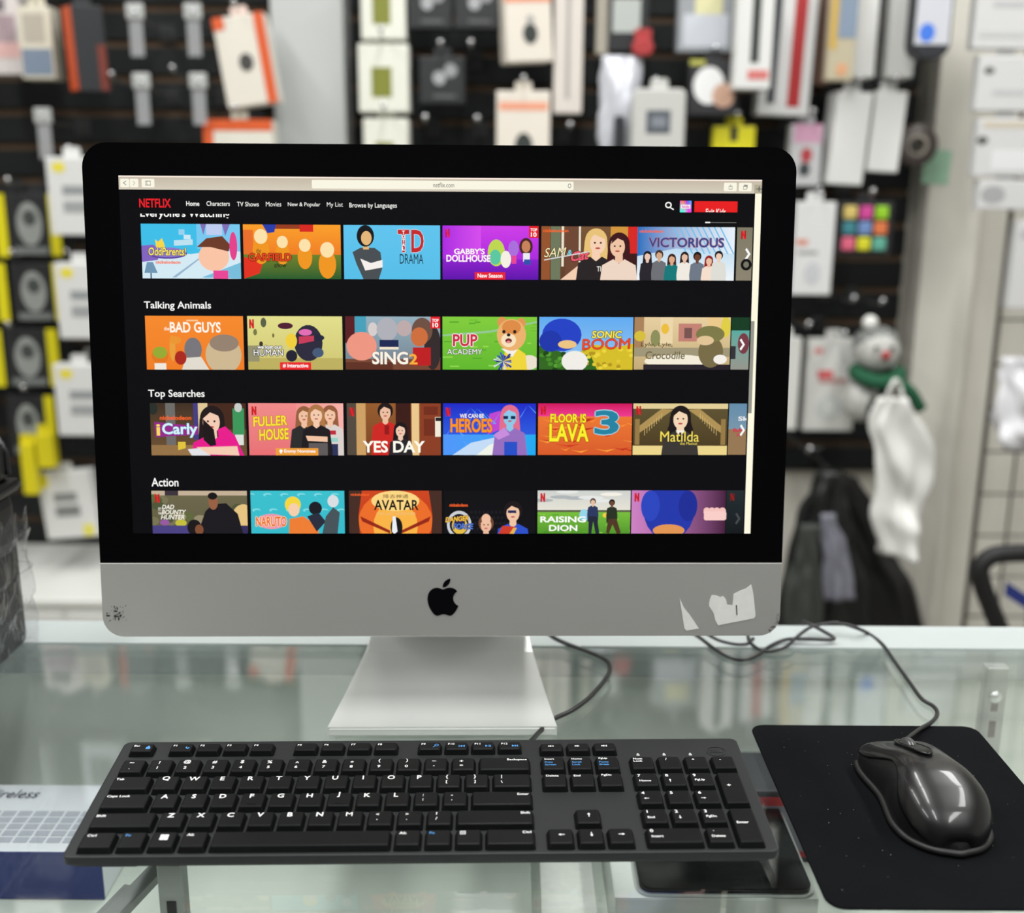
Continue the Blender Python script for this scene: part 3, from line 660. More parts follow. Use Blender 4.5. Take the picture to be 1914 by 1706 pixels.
c.rect(0, 0, 1, 1, (230, 206, 160), (196, 170, 120)); c.rect(.0, 0, .1, .6, (170, 130, 90)); c.rect(.27, .0, .40, .5, (236, 214, 170)); c.rect(.46, .12, .70, .46, (196, 130, 116)); c.rect(.52, .2, .6, .4, (120, 84, 80)); c.rect(.76, 0, .9, .4, (236, 200, 140)); c.ell(.06, .36, .06, .1, (214, 190, 60)); c.ell(.95, .18, .05, .2, (224, 206, 70)); c.ell(.32, .22, .04, .1, (236, 190, 60)); c.rect(0, .58, 1, .75, (160, 150, 120)); c.ell(.45, .84, .34, .13, (244, 236, 216)); c.rect(.1, .9, 1, 1, (40, 34, 40))
c.ell(.80, .66, .13, .30, (120, 108, 70)); c.ell(.79, .32, .15, .16, (126, 122, 72)); c.ell(.74, .44, .09, .09, (226, 196, 150)); c.ell(.90, .8, .07, .09, (244, 240, 232)); c.ell(.22, .4, .05, .16, (140, 142, 90))
c.text('Lyle, Lyle,', .07, .48, .40, .58, (90, 84, 56), .012, .1); c.text('Crocodile', .12, .65, .53, .80, (110, 100, 66), .014, .1)
c = TILES[1][6]
c.rect(0, 0, 1, .25, (20, 60, 34)); c.rect(0, .25, 1, 1, (90, 170, 160), (150, 150, 140)); c.ell(.13, .5, .06, .2, (120, 60, 70)); c.rect(0, .55, .05, .8, (50, 50, 56)); chev(c, .09, .52, .055)
# --- third row
c = TILES[2][0]
c.rect(0, 0, 1, 1, (64, 48, 34), (110, 82, 52)); c.rect(.16, 0, .26, .8, (110, 108, 104)); c.rect(.45, 0, .5, .7, (70, 60, 130)); c.rect(.5, 0, .6, 1, (224, 200, 150)); c.rect(.6, 0, 1, .5, (70, 40, 26)); c.rect(.86, .1, .98, .6, (60, 150, 90)); c.ell(.92, .08, .04, .09, (200, 205, 200)); c.rect(.88, .6, .97, .8, (220, 225, 220)); c.rect(0, .8, .6, 1, (150, 114, 70)); c.poly([(.28, .74), (.36, .74), (.36, .86), (.28, .9)], (226, 196, 60)); c.ell(.03, .1, .05, .12, (40, 46, 40))
c.person(.645, .34, .22, (34, 24, 24), (244, 204, 180), (232, 28, 140), lean=-.1); c.poly([(.55, .30), (.55, .7), (.62, .82), (.68, .8), (.66, .5)], (30, 22, 22)); c.poly([(.70, .5), (.78, .44), (.88, .62), (.97, 1), (.72, 1)], (232, 28, 140)); c.poly([(.47, .84), (.9, .82), (.92, 1), (.6, .98)], (244, 204, 178)); c.poly([(.38, .88), (.5, .86), (.62, 1), (.42, 1)], (226, 228, 232))
c.poly([(.04, .36), (.5, .44), (.49, .6), (.05, .65)], (150, 40, 140)); nick(c, .10, .24, .43, .32); c.text('i', .06, .40, .10, .62, (250, 220, 90), .04); c.text('Carly', .12, .38, .49, .66, (214, 244, 252), .025, edge=(40, 130, 170), ew=.003)
c = TILES[2][1]
c.rect(0, 0, 1, 1, (240, 140, 138), (232, 112, 116)); c.hgrad(.5, 0, 1, 1, (240, 146, 140), (248, 180, 170))
c.person(.585, .24, .14, (150, 96, 60), (240, 192, 160), (44, 44, 44)); c.person(.86, .22, .14, (150, 92, 60), (242, 196, 164), (220, 210, 205)); c.rect(.80, .52, .92, .6, (190, 40, 60)); c.rect(.82, .66, .94, .74, (150, 210, 200)); c.rect(.82, .78, .94, 1, (44, 50, 90)); c.person(.715, .22, .15, (176, 120, 70), (244, 202, 172), (30, 26, 28)); c.poly([(.60, .62), (.83, .64), (.83, .74), (.62, .72)], (242, 196, 164)); c.rect(.63, .76, .83, 1, (96, 90, 90))
N_(c); c.text('FULLER', .05, .26, .41, .45, (250, 226, 60), .035, edge=(180, 110, 30), ew=.005, rise=.03); c.text('HOUSE', .11, .50, .42, .72, (250, 226, 60), .035, edge=(180, 110, 30), ew=.005, rise=.03); badge(c, 'Emmy Nominee', .28, .73, (240, 160, 60), f0=.37); c.ell(.335, .915, .018, .03, (255, 255, 255)); c.rect(.328, .93, .342, .965, (255, 255, 255))
c = TILES[2][2]
c.rect(0, 0, 1, 1, (150, 92, 44), (120, 64, 30)); c.rect(0, 0, .1, 1, (84, 74, 62)); c.rect(.1, 0, .2, 1, (206, 160, 100)); c.rect(.52, 0, .68, 1, (60, 26, 20)); c.rect(.69, 0, .77, 1, (236, 200, 140)); c.rect(.78, 0, 1, 1, (140, 62, 34)); c.rect(.82, .06, .97, .22, (116, 46, 26)); c.rect(.82, .3, .97, .62, (116, 46, 26)); c.rect(.94, .26, 1, .64, (240, 234, 214)); c.rect(.945, .27, 1, .34, (40, 36, 34))
c.person(.41, .17, .14, (34, 24, 22), (238, 190, 160), (206, 40, 34), False); c.rect(.40, .42, .45, .6, (150, 24, 26)); c.person(.57, .52, .12, (26, 20, 20), (240, 200, 176), (40, 36, 40)); N_(c, .03, .08)
c.text('YES DAY', .165, .72, .83, .95, (255, 252, 240), .035)
c = TILES[2][3]
c.rect(0, 0, 1, 1, (30, 40, 200), (50, 110, 236)); c.hgrad(0, .6, 1, 1, (80, 150, 250), (30, 170, 240)); c.poly([(.5, .2), (.62, .14), (.62, .5), (.48, .6)], (190, 70, 210))
for k in range(10): u, v = rnd.random(), rnd.uniform(0, .7); c.poly([(u, v), (u + .12, v + .2), (u + .112, v + .22)], (90, 170, 250)); c.poly([(u, v), (u - .08, v + .25), (u - .088, v + .24)], (90, 150, 250))
c.poly([(.1, 1), (.3, .76), (.7, .6), (.78, .76), (.6, 1)], (196, 220, 246)); c.poly([(.36, 1), (.5, .8), (.74, .66), (.6, 1)], (240, 244, 232)); c.person(.72, .25, .17, (226, 110, 140), (140, 200, 232), (150, 110, 190)); c.poly([(.54, .62), (.66, .46), (.72, .6), (.6, .7)], (200, 140, 220)); c.rect(.65, .24, .70, .3, (10, 40, 80)); c.rect(.73, .24, .78, .3, (10, 40, 80)); c.rect(.66, .74, .8, 1, (40, 80, 200))
N_(c, .03, .08); c.text('WE CAN BE', .18, .20, .44, .28, (250, 240, 230), .04); c.text('HEROES', .08, .29, .53, .56, (246, 150, 40), .035, edge=(180, 70, 30), ew=.004)
c = TILES[2][4]
c.rect(0, 0, 1, .28, (206, 20, 90), (244, 60, 150)); c.rect(0, .25, 1, 1, (236, 120, 50), (216, 90, 40))
for k in range(26): u, v = rnd.uniform(-.1, 1), rnd.uniform(.26, .98); w = rnd.uniform(.1, .3); c.poly([(u, v), (u + w * .5, v + .03), (u + w, v), (u + w * .6, v + .06)], rnd.choice([(206, 50, 30), (250, 160, 60), (190, 40, 24), (248, 140, 50)]))
c.text('FLOOR IS', .13, .20, .51, .37, (250, 240, 40), .05, edge=(150, 90, 20), ew=.004); c.text('LAVA', .12, .39, .54, .74, (250, 240, 40), .06, edge=(150, 90, 20), ew=.005); c.text('3', .60, .13, .86, .60, (36, 130, 160), .08, edge=(160, 214, 230), ew=.01); N_(c, .03, .05)
c = TILES[2][5]
c.rect(0, 0, 1, 1, (96, 84, 50), (70, 54, 26)); c.rect(0, 0, 1, .1, (226, 206, 150)); c.rect(0, .82, 1, 1, (236, 214, 140))
c.poly([(.3, .1), (.42, .12), (.06, .58), (.02, .5)], (176, 146, 86)); c.poly([(.7, .1), (.58, .12), (.94, .58), (.98, .5)], (176, 146, 86)); c.rect(.02, .3, .07, .8, (150, 122, 70)); c.rect(.93, .3, .98, .8, (150, 122, 70))
for k in range(8): c.rect(.12 + k * .025, .5 - k * .045, .125 + k * .025, .62 - k * .045, (220, 190, 120)); c.rect(.88 - k * .025, .5 - k * .045, .885 - k * .025, .62 - k * .045, (220, 190, 120))
c.poly([(.40, .3), (.44, .08), (.56, .08), (.60, .3), (.64, .52), (.36, .52)], (30, 22, 20)); c.person(.50, .29, .19, (30, 22, 20), (244, 214, 180), (58, 54, 50)); c.poly([(.45, .52), (.50, .62), (.55, .52)], (244, 240, 230)); c.poly([(.49, .56), (.51, .56), (.515, .74), (.485, .74)], (30, 28, 34))
c.text('Matilda', .29, .54, .70, .74, (248, 224, 90), .014); c.text('the Musical', .50, .745, .68, .80, (248, 224, 90), .02); N_(c, .03, .05)
c = TILES[2][6]
c.rect(0, 0, 1, .5, (100, 140, 170), (120, 150, 170)); c.rect(0, .5, 1, 1, (150, 120, 84)); c.text('Skip', .10, .25, .28, .36, (240, 240, 240), .03); c.text('BA', .05, .48, .15, .56, (206, 50, 80), .04); c.text('A', .08, .58, .13, .64, (206, 50, 80), .04); chev(c, .12, .52, .055)
# --- fourth row
c = TILES[3][0]
c.rect(0, 0, 1, .8, (110, 104, 76), (96, 92, 64)); c.rect(0, 0, 1, .09, (196, 176, 150)); c.rect(.14, 0, .28, .09, (60, 50, 60)); 
for k in range(16): u, v = rnd.uniform(0, 1), rnd.uniform(.12, .6); c.ell(u, v, .07, .09, rnd.choice([(96, 104, 60), (150, 140, 110), (80, 86, 56), (120, 116, 84)]), n=10)
c.ell(.96, .52, .12, .26, (230, 196, 130)); c.ell(.13, .62, .05, .06, (150, 90, 160)); c.ell(.3, .63, .06, .07, (196, 190, 60)); c.rect(0, .68, .5, 1, (74, 66, 130)); c.rect(.9, .68, 1, 1, (50, 44, 90))
c.poly([(.5, .7), (.56, .4), (.64, .26), (.78, .24), (.9, .45), (.97, .98), (.5, 1)], (26, 24, 28)); c.ell(.645, .22, .05, .15, (150, 96, 66)); c.ell(.64, .1, .05, .07, (24, 20, 20)); c.ell(.44, .72, .075, .16, (26, 22, 24)); c.ell(.49, .76, .045, .1, (130, 78, 52)); c.rect(.86, .86, .92, 1, (190, 200, 110)); N_(c, .035, .06); 
c.text('MY', .065, .32, .10, .40, (240, 238, 225), .03, .2); c.text('DAD', .105, .27, .235, .36, (240, 238, 225), .04, .25); c.text('THE', .065, .42, .10, .46, (240, 238, 225), .03, .2); c.text('BOUNTY', .10, .37, .36, .46, (240, 238, 225), .04, .25); c.text('HUNTER', .09, .47, .34, .56, (240, 238, 225), .04, .25)
c = TILES[3][1]
c.rect(0, 0, 1, 1, (60, 192, 206), (52, 186, 202))
for k in range(16): u, v = (k % 6) * .18 + (k // 6) * .06, .08 + (k // 6) * .3; c.ell(u, v, .045, .035, (130, 220, 226), n=10); c.ell(u + .01, v + .015, .035, .022, (58, 190, 205), n=10)
c.ell(.45, .27, .085, .16, (244, 214, 60)); c.ell(.46, .37, .06, .13, (246, 206, 170)); c.poly([(.41, .55), (.56, .5), (.72, .7), (.72, 1), (.40, 1)], (238, 126, 50)); c.ell(.69, .34, .07, .13, (26, 26, 34)); c.poly([(.60, .5), (.72, .42), (.8, .6), (.7, .8)], (40, 44, 60)); c.ell(.88, .2, .06, .12, (216, 222, 226)); c.poly([(.80, .5), (.88, .32), (.95, .42), (.92, .9), (.74, 1)], (70, 84, 90)); c.rect(.72, .85, .88, 1, (40, 44, 54))
c.ell(.22, .60, .16, .15, (236, 150, 170)); c.text('NARUTO', .05, .50, .38, .70, (240, 110, 40), .04, .05, edge=(250, 232, 200), ew=.005)
c = TILES[3][2]
c.rect(0, 0, 1, 1, (206, 70, 30), (190, 60, 24)); c.ell(.5, .6, .4, .6, (236, 110, 40)); c.ell(.5, .7, .24, .5, (250, 180, 70)); c.poly([(0, 0), (.14, 0), (.1, .5), (.12, 1), (0, 1)], (70, 44, 34)); c.poly([(1, 0), (.86, 0), (.9, .5), (.88, 1), (1, 1)], (70, 44, 34)); c.ell(.5, .2, .26, .2, (252, 214, 130)); c.poly([(.12, .5), (.44, .78), (.44, .84), (.14, .6)], (150, 40, 20)); c.poly([(.88, .5), (.56, .78), (.56, .84), (.86, .6)], (150, 40, 20)); c.ell(.51, .72, .065, .2, (22, 18, 18)); c.poly([(.47, .5), (.5, .5), (.52, .8), (.485, .85), (.46, .8)], (236, 240, 244))
nick(c, .02, .05, .22, .10); c.text('\u964d\u53bb\u795e\u901a', .37, .07, .64, .15, (90, 60, 30), 0); c.text('AVATAR', .27, .18, .75, .38, (30, 20, 16), .02); c.text('THE LAST AIRBENDER', .30, .42, .72, .48, (240, 190, 120), .01)
c = TILES[3][3]
c.rect(0, 0, 1, 1, (12, 12, 14), (16, 16, 20)); 
for k in range(60): c.ell(.3 + (k % 12) * .045 + (k // 12 % 2) * .022, .42 + (k // 12) * .11, .016, .035, (26, 26, 30), n=6)
nick(c, .06, .25, .26, .31); c.ell(.165, .66, .135, .27, (206, 208, 212)); c.ell(.165, .66, .105, .21, (20, 24, 40)); c.ell(.17, .68, .085, .17, (230, 190, 70)); c.ell(.17, .64, .06, .12, (30, 40, 90)); c.text('DANGER', .015, .52, .27, .62, (246, 200, 70), .03, .15, edge=(120, 60, 30), ew=.004, rise=.04); c.text('FORCE', .10, .64, .32, .75, (90, 130, 220), .03, .15, edge=(20, 30, 80), ew=.004)
c.person(.46, .66, .14, (110, 70, 50), (236, 186, 156), (70, 60, 60), False); c.ell(.46, .55, .05, .1, (240, 192, 162)); c.person(.755, .42, .17, (30, 22, 22), (240, 196, 164), (44, 80, 200), False); c.rect(.70, .38, .79, .43, (30, 40, 90)); c.poly([(.58, .9), (.64, .68), (.78, .70), (.66, 1), (.58, 1)], (206, 60, 40)); c.poly([(.66, 1), (.76, .72), (.80, .72), (.72, 1)], (230, 180, 80))
c = TILES[3][4]
c.rect(0, 0, 1, .42, (206, 210, 206), (232, 228, 214)); c.rect(0, .38, 1, .44, (90, 96, 70)); c.rect(0, .42, 1, 1, (120, 190, 60), (60, 130, 34))
for k in range(8): c.ell(rnd.random(), rnd.uniform(.02, .22), .12, .035, rnd.choice([(230, 232, 230), (176, 182, 184), (244, 240, 228)]))
for k in range(30): u, v = rnd.random(), rnd.uniform(.46, 1); c.rect(u, v, u + .06, v + .02, rnd.choice([(90, 165, 44), (140, 205, 70), (70, 140, 36)]))
c.ell(.5, .48, .05, .12, (150, 214, 232)); c.person(.595, .22, .055, (80, 60, 44), (230, 190, 160), (44, 56, 96), False); c.poly([(.55, .5), (.64, .5), (.67, .86), (.63, .86), (.60, .6), (.58, .86), (.55, .86)], (36, 40, 56)); c.ell(.74, .48, .04, .05, (240, 206, 70)); c.person(.80, .24, .055, (26, 20, 18), (110, 70, 50), (40, 50, 34), False); c.poly([(.76, .56), (.85, .54), (.90, .82), (.86, .86), (.81, .66), (.77, .84), (.74, .82)], (80, 56, 36)); N_(c, .03, .05)
c.text('RAISING', .03, .50, .52, .62, (255, 255, 250), .04); c.text('DION', .125, .67, .43, .79, (255, 255, 250), .04)
c = TILES[3][5]
c.hgrad(0, 0, 1, 1, (206, 130, 196), (70, 30, 60)); c.ell(.40, .40, .27, .56, (36, 56, 170)); c.ell(.2, .3, .1, .3, (44, 70, 190)); c.ell(.6, .3, .1, .3, (30, 46, 150)); c.ell(.40, .78, .17, .12, (226, 150, 84)); N_(c, .03, .05)
c = TILES[3][6]
c.rect(0, 0, 1, 1, (34, 44, 46), (10, 14, 18)); Nmark(c, .04, .06, .085, .2, (150, 30, 34)); chev(c, .10, .55, .04, (70, 74, 76))
cl = page(1315, 948, 1357, 972); cl.layer = 20
for u in (.14, .36, .58, .82): cl.ell(u, .3, .16, .3, (246, 196, 190))
cl.poly([(.02, .3), (.02, .9), (.08, 1), (.92, 1), (1, .9), (1, .4), (.9, .3)], (250, 206, 200))
names = ['blue cartoon-style tile lettered OddParents', 'orange tile lettered GARFIELD', 'sky blue tile lettered DRAMA', 'magenta tile lettered DOLLHOUSE', 'two-woman tile lettered SAM and Cat', 'blue white group tile lettered VICTORIOUS', None,
    'orange tile lettered BAD GUYS', 'pale yellow tile lettered HUMAN', 'blue grey tile lettered SING 2', 'green grass tile lettered PUP ACADEMY', 'blue sky tile lettered SONIC BOOM', 'beige tile lettered Crocodile', None,
    'brown tile lettered Carly with pink shirt', 'pink tile lettered FULLER HOUSE', 'brown tile lettered YES DAY', 'blue violet tile lettered HEROES', 'lava tile lettered FLOOR IS LAVA', 'golden tile lettered Matilda', None,
    'dark tile lettered BOUNTY HUNTER', 'cyan tile lettered NARUTO', 'fiery tile lettered AVATAR', 'black tile lettered DANGER FORCE', 'green field tile lettered RAISING DION', 'purple tile with blue round shape', None]
k = 0
for row in TILES:
    for c in row:
        put('programme_tile', c, names[k]); k += 1
put('cloud_icon', cl)

# ------------------------------------------------------------------ keyboard
KX, KY, KZ, KYAW, KTILT, KD = -0.0528, 0.5923, 0.0133, 0.0259, 0.0705, 0.1267
kbd = empty('keyboard', (KX, KY, KZ), (KTILT, 0, KYAW))
kbd.rotation_mode = 'XYZ'
tag(kbd, 'black full-size wired keyboard with white key legends on the glass counter', 'keyboard')
M_kb = pm('keyboard_body_plastic', (30, 32, 33), 0.5, spec=0.3, noise=0.06, nscale=30, bump=0.05, bscale=1500)
M_key = pm('keycap_plastic', (14, 15, 16), 0.4, spec=0.13, noise=0.1, nscale=70, bump=0.04, bscale=900)
M_leg = pm('legend_white', (232, 234, 234), 0.5)
M_blue = pm('legend_blue', (70, 140, 205), 0.5)
M_emb = pm('embossed_plastic', (24, 25, 27), 0.3)
KWd = 0.221
link('top_case', extrude(rrect(-KWd, 0, KWd, KD, 0.005, 5), -0.0062, 0.0, 'z', 0.0012, 2), M_kb, kbd)
vs = []
zf = -(KZ - 0.0035); zb = -(KZ + KD * KTILT - 0.0035)
for (x, y, z) in ((-.214, .004, zf), (.214, .004, zf), (.214, KD - .004, zb), (-.214, KD - .004, zb), (-.217, .003, -.006), (.217, .003, -.006), (.217, KD - .003, -.006), (-.217, KD - .003, -.006)): vs.append((x, y, z))
link('bottom_case', mesh(vs, [(3, 2, 1, 0), (4, 5, 6, 7), (0, 1, 5, 4), (1, 2, 6, 5), (2, 3, 7, 6), (3, 0, 4, 7)]), pm('keyboard_underside', (22, 23, 25), 0.6), kbd)
M_rub = pm('rubber_foot', (18, 18, 18), 0.8)
for (x, y) in ((-.19, .012), (.19, .012), (-.19, KD - .014), (.19, KD - .014)):
    zz = zf + (zb - zf) * ((y - .004) / (KD - .008))
    link('rubber_foot', box(x - .012, y - .004, zz - .0034, x + .012, y + .004, zz + .0005, .0006, 1), M_rub, kbd)
_KM = {}
def key_mesh(w, d, H=0.0042):
    k = (round(w, 5), round(d, 5))
    if k in _KM: return _KM[k]
    bm = bmesh.new(); a = 0.0017
    lo = rrect(-a, -a, w + a, d + a * 0.8, 0.0012, 2); hi = rrect(0, 0, w, d, 0.0011, 2)
    n = len(lo)
    L = [bm.verts.new((p[0], p[1], -0.0004)) for p in lo]; Hv = [bm.verts.new((p[0], p[1], H)) for p in hi]
    for i in range(n): bm.faces.new((L[i], L[(i + 1) % n], Hv[(i + 1) % n], Hv[i]))
    t = bm.faces.new(Hv); bm.faces.new(L[::-1])
    bmesh.ops.bevel(bm, geom=list(t.edges), offset=0.0007, segments=2, affect='EDGES', profile=0.5)
    me = from_bm(bm); me.materials.append(M_key); _KM[k] = me
    return me
LEGZ = 0.00426
def legend(key, items, mat):
    """items: (text, x, y, height, anchor) in metres on the key top"""
    V = []; Fs = []
    for it in items:
        if callable(it):
            for pl_ in it():
                k = len(V); V += [(p[0], p[1], LEGZ) for p in pl_]; Fs.append(tuple(range(k, k + len(pl_))))
            continue
        t, x, y, h, an = it[:5]; bold = it[5] if len(it) > 5 else 0.015
        gv, gf, w, hh = glyphs(t, bold, 0); cap = 0.73
        wd_ = w * h / cap * 1.12; ht = hh * h / cap
        ox = x if an == 'l' else (x - wd_ if an == 'r' else x - wd_ / 2)
        k = len(V); V += [(ox + p[0] * wd_, y + p[1] * ht, LEGZ) for p in gv]; Fs += [tuple(i + k for i in f) for f in gf]
    link('legend', mesh(V, Fs), mat, key)
U = 0.01895; INS = 0.0023; XL = -0.214; FD = 0.0138
ROWY = [0.1085, 0.0835, 0.0639, 0.0442, 0.0242, 0.0045]
def key(x, y, w, d, label=None):
    o = bpy.data.objects.new('key', key_mesh(w, d)); COL.objects.link(o); o.parent = kbd; o.location = (x, y, 0)
    return o
def ukey(x0, units, row, d=FD): return key(x0 + INS, ROWY[row], units * U - 2 * INS, d)
def arrow(cx, cy, s, ang):
    def f():
        pts = [[(-s, -s * .13), (s * .3, -s * .13), (s * .3, s * .13), (-s, s * .13)], [(s * .15, -s * .5), (s, 0), (s * .15, s * .5)]]
        ca, sa = math.cos(ang), math.sin(ang)
        return [[(cx + p[0] * ca - p[1] * sa, cy + p[0] * sa + p[1] * ca) for p in q] for q in pts]
    return f
def polys(*ps): return lambda: [list(p) for p in ps]
# function row
fd = 0.0088
FX = [(XL, 'Esc')] + [(-0.1863 + k * U, 'F%d' % (k + 1)) for k in range(4)] + [(-0.0987 + k * U, 'F%d' % (k + 5)) for k in range(4)] + [(-0.0109 + k * U, 'F%d' % (k + 9)) for k in range(4)]
for (x, t) in FX:
    o = ukey(x, 1, 0, fd); legend(o, [(t, .0012, .0052, .0021, 'l')], M_leg)
    bx0, by0 = .0100, .0022
    if t == 'Esc': legend(o, [polys([(bx0, by0), (bx0 + .003, by0), (bx0 + .003, by0 + .0024), (bx0, by0 + .0024)], [(bx0 + .0005, by0 + .0024), (bx0 + .0025, by0 + .0024), (bx0 + .002, by0 + .004), (bx0 + .001, by0 + .004)])], M_blue)
    if t == 'F1': legend(o, [polys([(bx0, by0 + .002), (bx0 + .0006, by0 + .0005), (bx0 + .0018, by0), (bx0 + .003, by0 + .0008), (bx0 + .0026, by0 + .0022), (bx0 + .0018, by0 + .0012), (bx0 + .001, by0 + .0014), (bx0 + .0008, by0 + .0032)])], M_blue)
    if t == 'F9': legend(o, [polys([(bx0 - .0008, by0), (bx0 - .0002, by0), (bx0 + .0012, by0 + .0016), (bx0 + .0008, by0 + .002)], *[[(bx0 + .002 + .0015 * math.cos(a), by0 + .0028 + .0015 * math.sin(a)), (bx0 + .002 + .0015 * math.cos(a + .5), by0 + .0028 + .0015 * math.sin(a + .5)), (bx0 + .002 + .001 * math.cos(a + .5), by0 + .0028 + .001 * math.sin(a + .5)), (bx0 + .002 + .001 * math.cos(a), by0 + .0028 + .001 * math.sin(a))] for a in [q * .5 for q in range(13)]])], M_blue)
    def tri(x, s): return [(x, by0 + .0012 * (1 - s) ), (x + .0018, by0 + .0012), (x, by0 + .0026)] if s > 0 else [(x + .0018, by0), (x, by0 + .0013), (x + .0018, by0 + .0026)]
    def trr(x): return [(x, by0), (x + .0018, by0 + .0013), (x, by0 + .0026)]
    def bar(x): return [(x, by0), (x + .0005, by0), (x + .0005, by0 + .0026), (x, by0 + .0026)]
    if t == 'F10': legend(o, [polys(bar(.0088), tri(.0094, -1), tri(.0113, -1))], M_blue)
    if t == 'F11': legend(o, [polys(trr(.0088), bar(.0112), bar(.0122))], M_blue)
    if t == 'F12': legend(o, [polys(trr(.0088), trr(.0107), bar(.0126))], M_blue)
# number row
for k, (a, b) in enumerate(zip(['~', '!', '@', '#', '$', '%', '^', '&', '*', '(', ')', '\u2013', '+'], ['`', '1', '2', '3', '4', '5', '6', '7', '8', '9', '0', '-', '='])):
    o = ukey(XL + k * U, 1, 1); hs = {'~': .0012, '\u2013': .0022, '-': .0022, '=': .0022, '`': .0026}
    V = [(a, .0058, .0088 + (.0012 if a in '~\u2013' else 0), .0034, 'c'), (b, .0058, .0030 + (.0012 if b in '-=' else 0), .0029, 'c')]
    legend(o, V, M_leg)
o = ukey(XL + 13 * U, 2, 1); legend(o, [('Backspace', 2 * U - 2 * INS - .001, .0098, .0022, 'r')], M_leg)
# letter rows
o = ukey(XL, 1.5, 2); legend(o, [('Tab', .0012, .0098, .0023, 'l')], M_leg)
for k, ch in enumerate('QWERTYUIOP'):
    o = ukey(XL + (1.5 + k) * U, 1, 2); legend(o, [(ch, .0060, .0088, .0042, 'c', .02)], M_leg)
for k, (a, b) in enumerate((('{', '['), ('}', ']'))):
    o = ukey(XL + (11.5 + k) * U, 1, 2); legend(o, [(a, .0058, .0088, .0034, 'c'), (b, .0058, .0036, .0028, 'c')], M_leg)
o = ukey(XL + 13.5 * U, 1.5, 2); legend(o, [('|', .0050, .0088, .0030, 'c'), ('\\', .0050, .0036, .0028, 'c')], M_leg)
o = ukey(XL, 1.75, 3); legend(o, [('Caps Lock', .0012, .0098, .0023, 'l')], M_leg)
for k, ch in enumerate('ASDFGHJKL'):
    o = ukey(XL + (1.75 + k) * U, 1, 3); legend(o, [(ch, .0060, .0088, .0042, 'c', .02)], M_leg)
    if ch in 'FJ': link('homing_bar', box(.0045, .0022, .0040, .0098, .0028, .0046, .0002, 1), M_key, o)
for k, (a, b) in enumerate(((':', ';'), ('"', "'"))):
    o = ukey(XL + (10.75 + k) * U, 1, 3); legend(o, [(a, .0050, .0094, .0026, 'c'), (b, .0050, .0044, .0026, 'c')], M_leg)
o = ukey(XL + 12.75 * U, 2.25, 3); legend(o, [('Enter', 2.25 * U - 2 * INS - .001, .0098, .0023, 'r')], M_leg)
o = ukey(XL, 2.25, 4); legend(o, [('Shift', .0012, .0098, .0023, 'l')], M_leg)
for k, ch in enumerate('ZXCVBNM'):
    o = ukey(XL + (2.25 + k) * U, 1, 4); legend(o, [(ch, .0060, .0088, .0042, 'c', .02)], M_leg)
for k, (a, b) in enumerate((('<', ','), ('>', '.'), ('?', '/'))):
    o = ukey(XL + (9.25 + k) * U, 1, 4); legend(o, [(a, .0052, .0094, .0026, 'c'), (b, .0052, .0044, .0026, 'c')], M_leg)
o = ukey(XL + 12.25 * U, 2.75, 4); legend(o, [('Shift', 2.75 * U - 2 * INS - .001, .0098, .0023, 'r')], M_leg)
# bottom row
o = ukey(XL, 1.25, 5); legend(o, [('Ctrl', .0022, .0098, .0023, 'l')], M_leg)
o = ukey(XL + 1.25 * U, 1, 5); legend(o, [('Fn', .0022, .0098, .0023, 'l')], M_blue)
o = ukey(XL + 2.25 * U, 1, 5); wx, wy, ws = .0050, .0062, .0024
legend(o, [polys(*[[(wx + a * ws * 1.1, wy + b * ws * 1.1), (wx + a * ws * 1.1 + ws, wy + b * ws * 1.1), (wx + a * ws * 1.1 + ws, wy + b * ws * 1.1 + ws), (wx + a * ws * 1.1, wy + b * ws * 1.1 + ws)] for a in (0, 1) for b in (0, 1)])], M_leg)
o = ukey(XL + 3.25 * U, 1, 5); legend(o, [('Alt', .0022, .0098, .0023, 'l')], M_leg)
ukey(XL + 4.25 * U, 6, 5)
o = ukey(XL + 10.25 * U, 1, 5); legend(o, [('Alt', .0016, .0098, .0023, 'l')], M_leg)
o = ukey(XL + 11.25 * U, 1, 5); legend(o, [('Fn', .0016, .0098, .0023, 'l')], M_blue)
o = ukey(XL + 12.25 * U, 1, 5); mx_, my_ = .0018, .0092
legend(o, [polys([(mx_, my_), (mx_ + .0034, my_), (mx_ + .0034, my_ + .0004), (mx_, my_ + .0004)], [(mx_, my_ + .0028), (mx_ + .0034, my_ + .0028), (mx_ + .0034, my_ + .0032), (mx_, my_ + .0032)], [(mx_, my_), (mx_ + .0004, my_), (mx_ + .0004, my_ + .003), (mx_, my_ + .003)], [(mx_ + .003, my_), (mx_ + .0034, my_), (mx_ + .0034, my_ + .003), (mx_ + .003, my_ + .003)], [(mx_ + .0008, my_ + .001), (mx_ + .0026, my_ + .001), (mx_ + .0026, my_ + .0013), (mx_ + .0008, my_ + .0013)], [(mx_ + .0008, my_ + .0018), (mx_ + .0026, my_ + .0018), (mx_ + .0026, my_ + .0021), (mx_ + .0008, my_ + .0021)])], M_leg)
o = ukey(XL + 13.25 * U, 1.75, 5); legend(o, [('Ctrl', 1.75 * U - 2 * INS - .001, .0098, .0023, 'r')], M_leg)
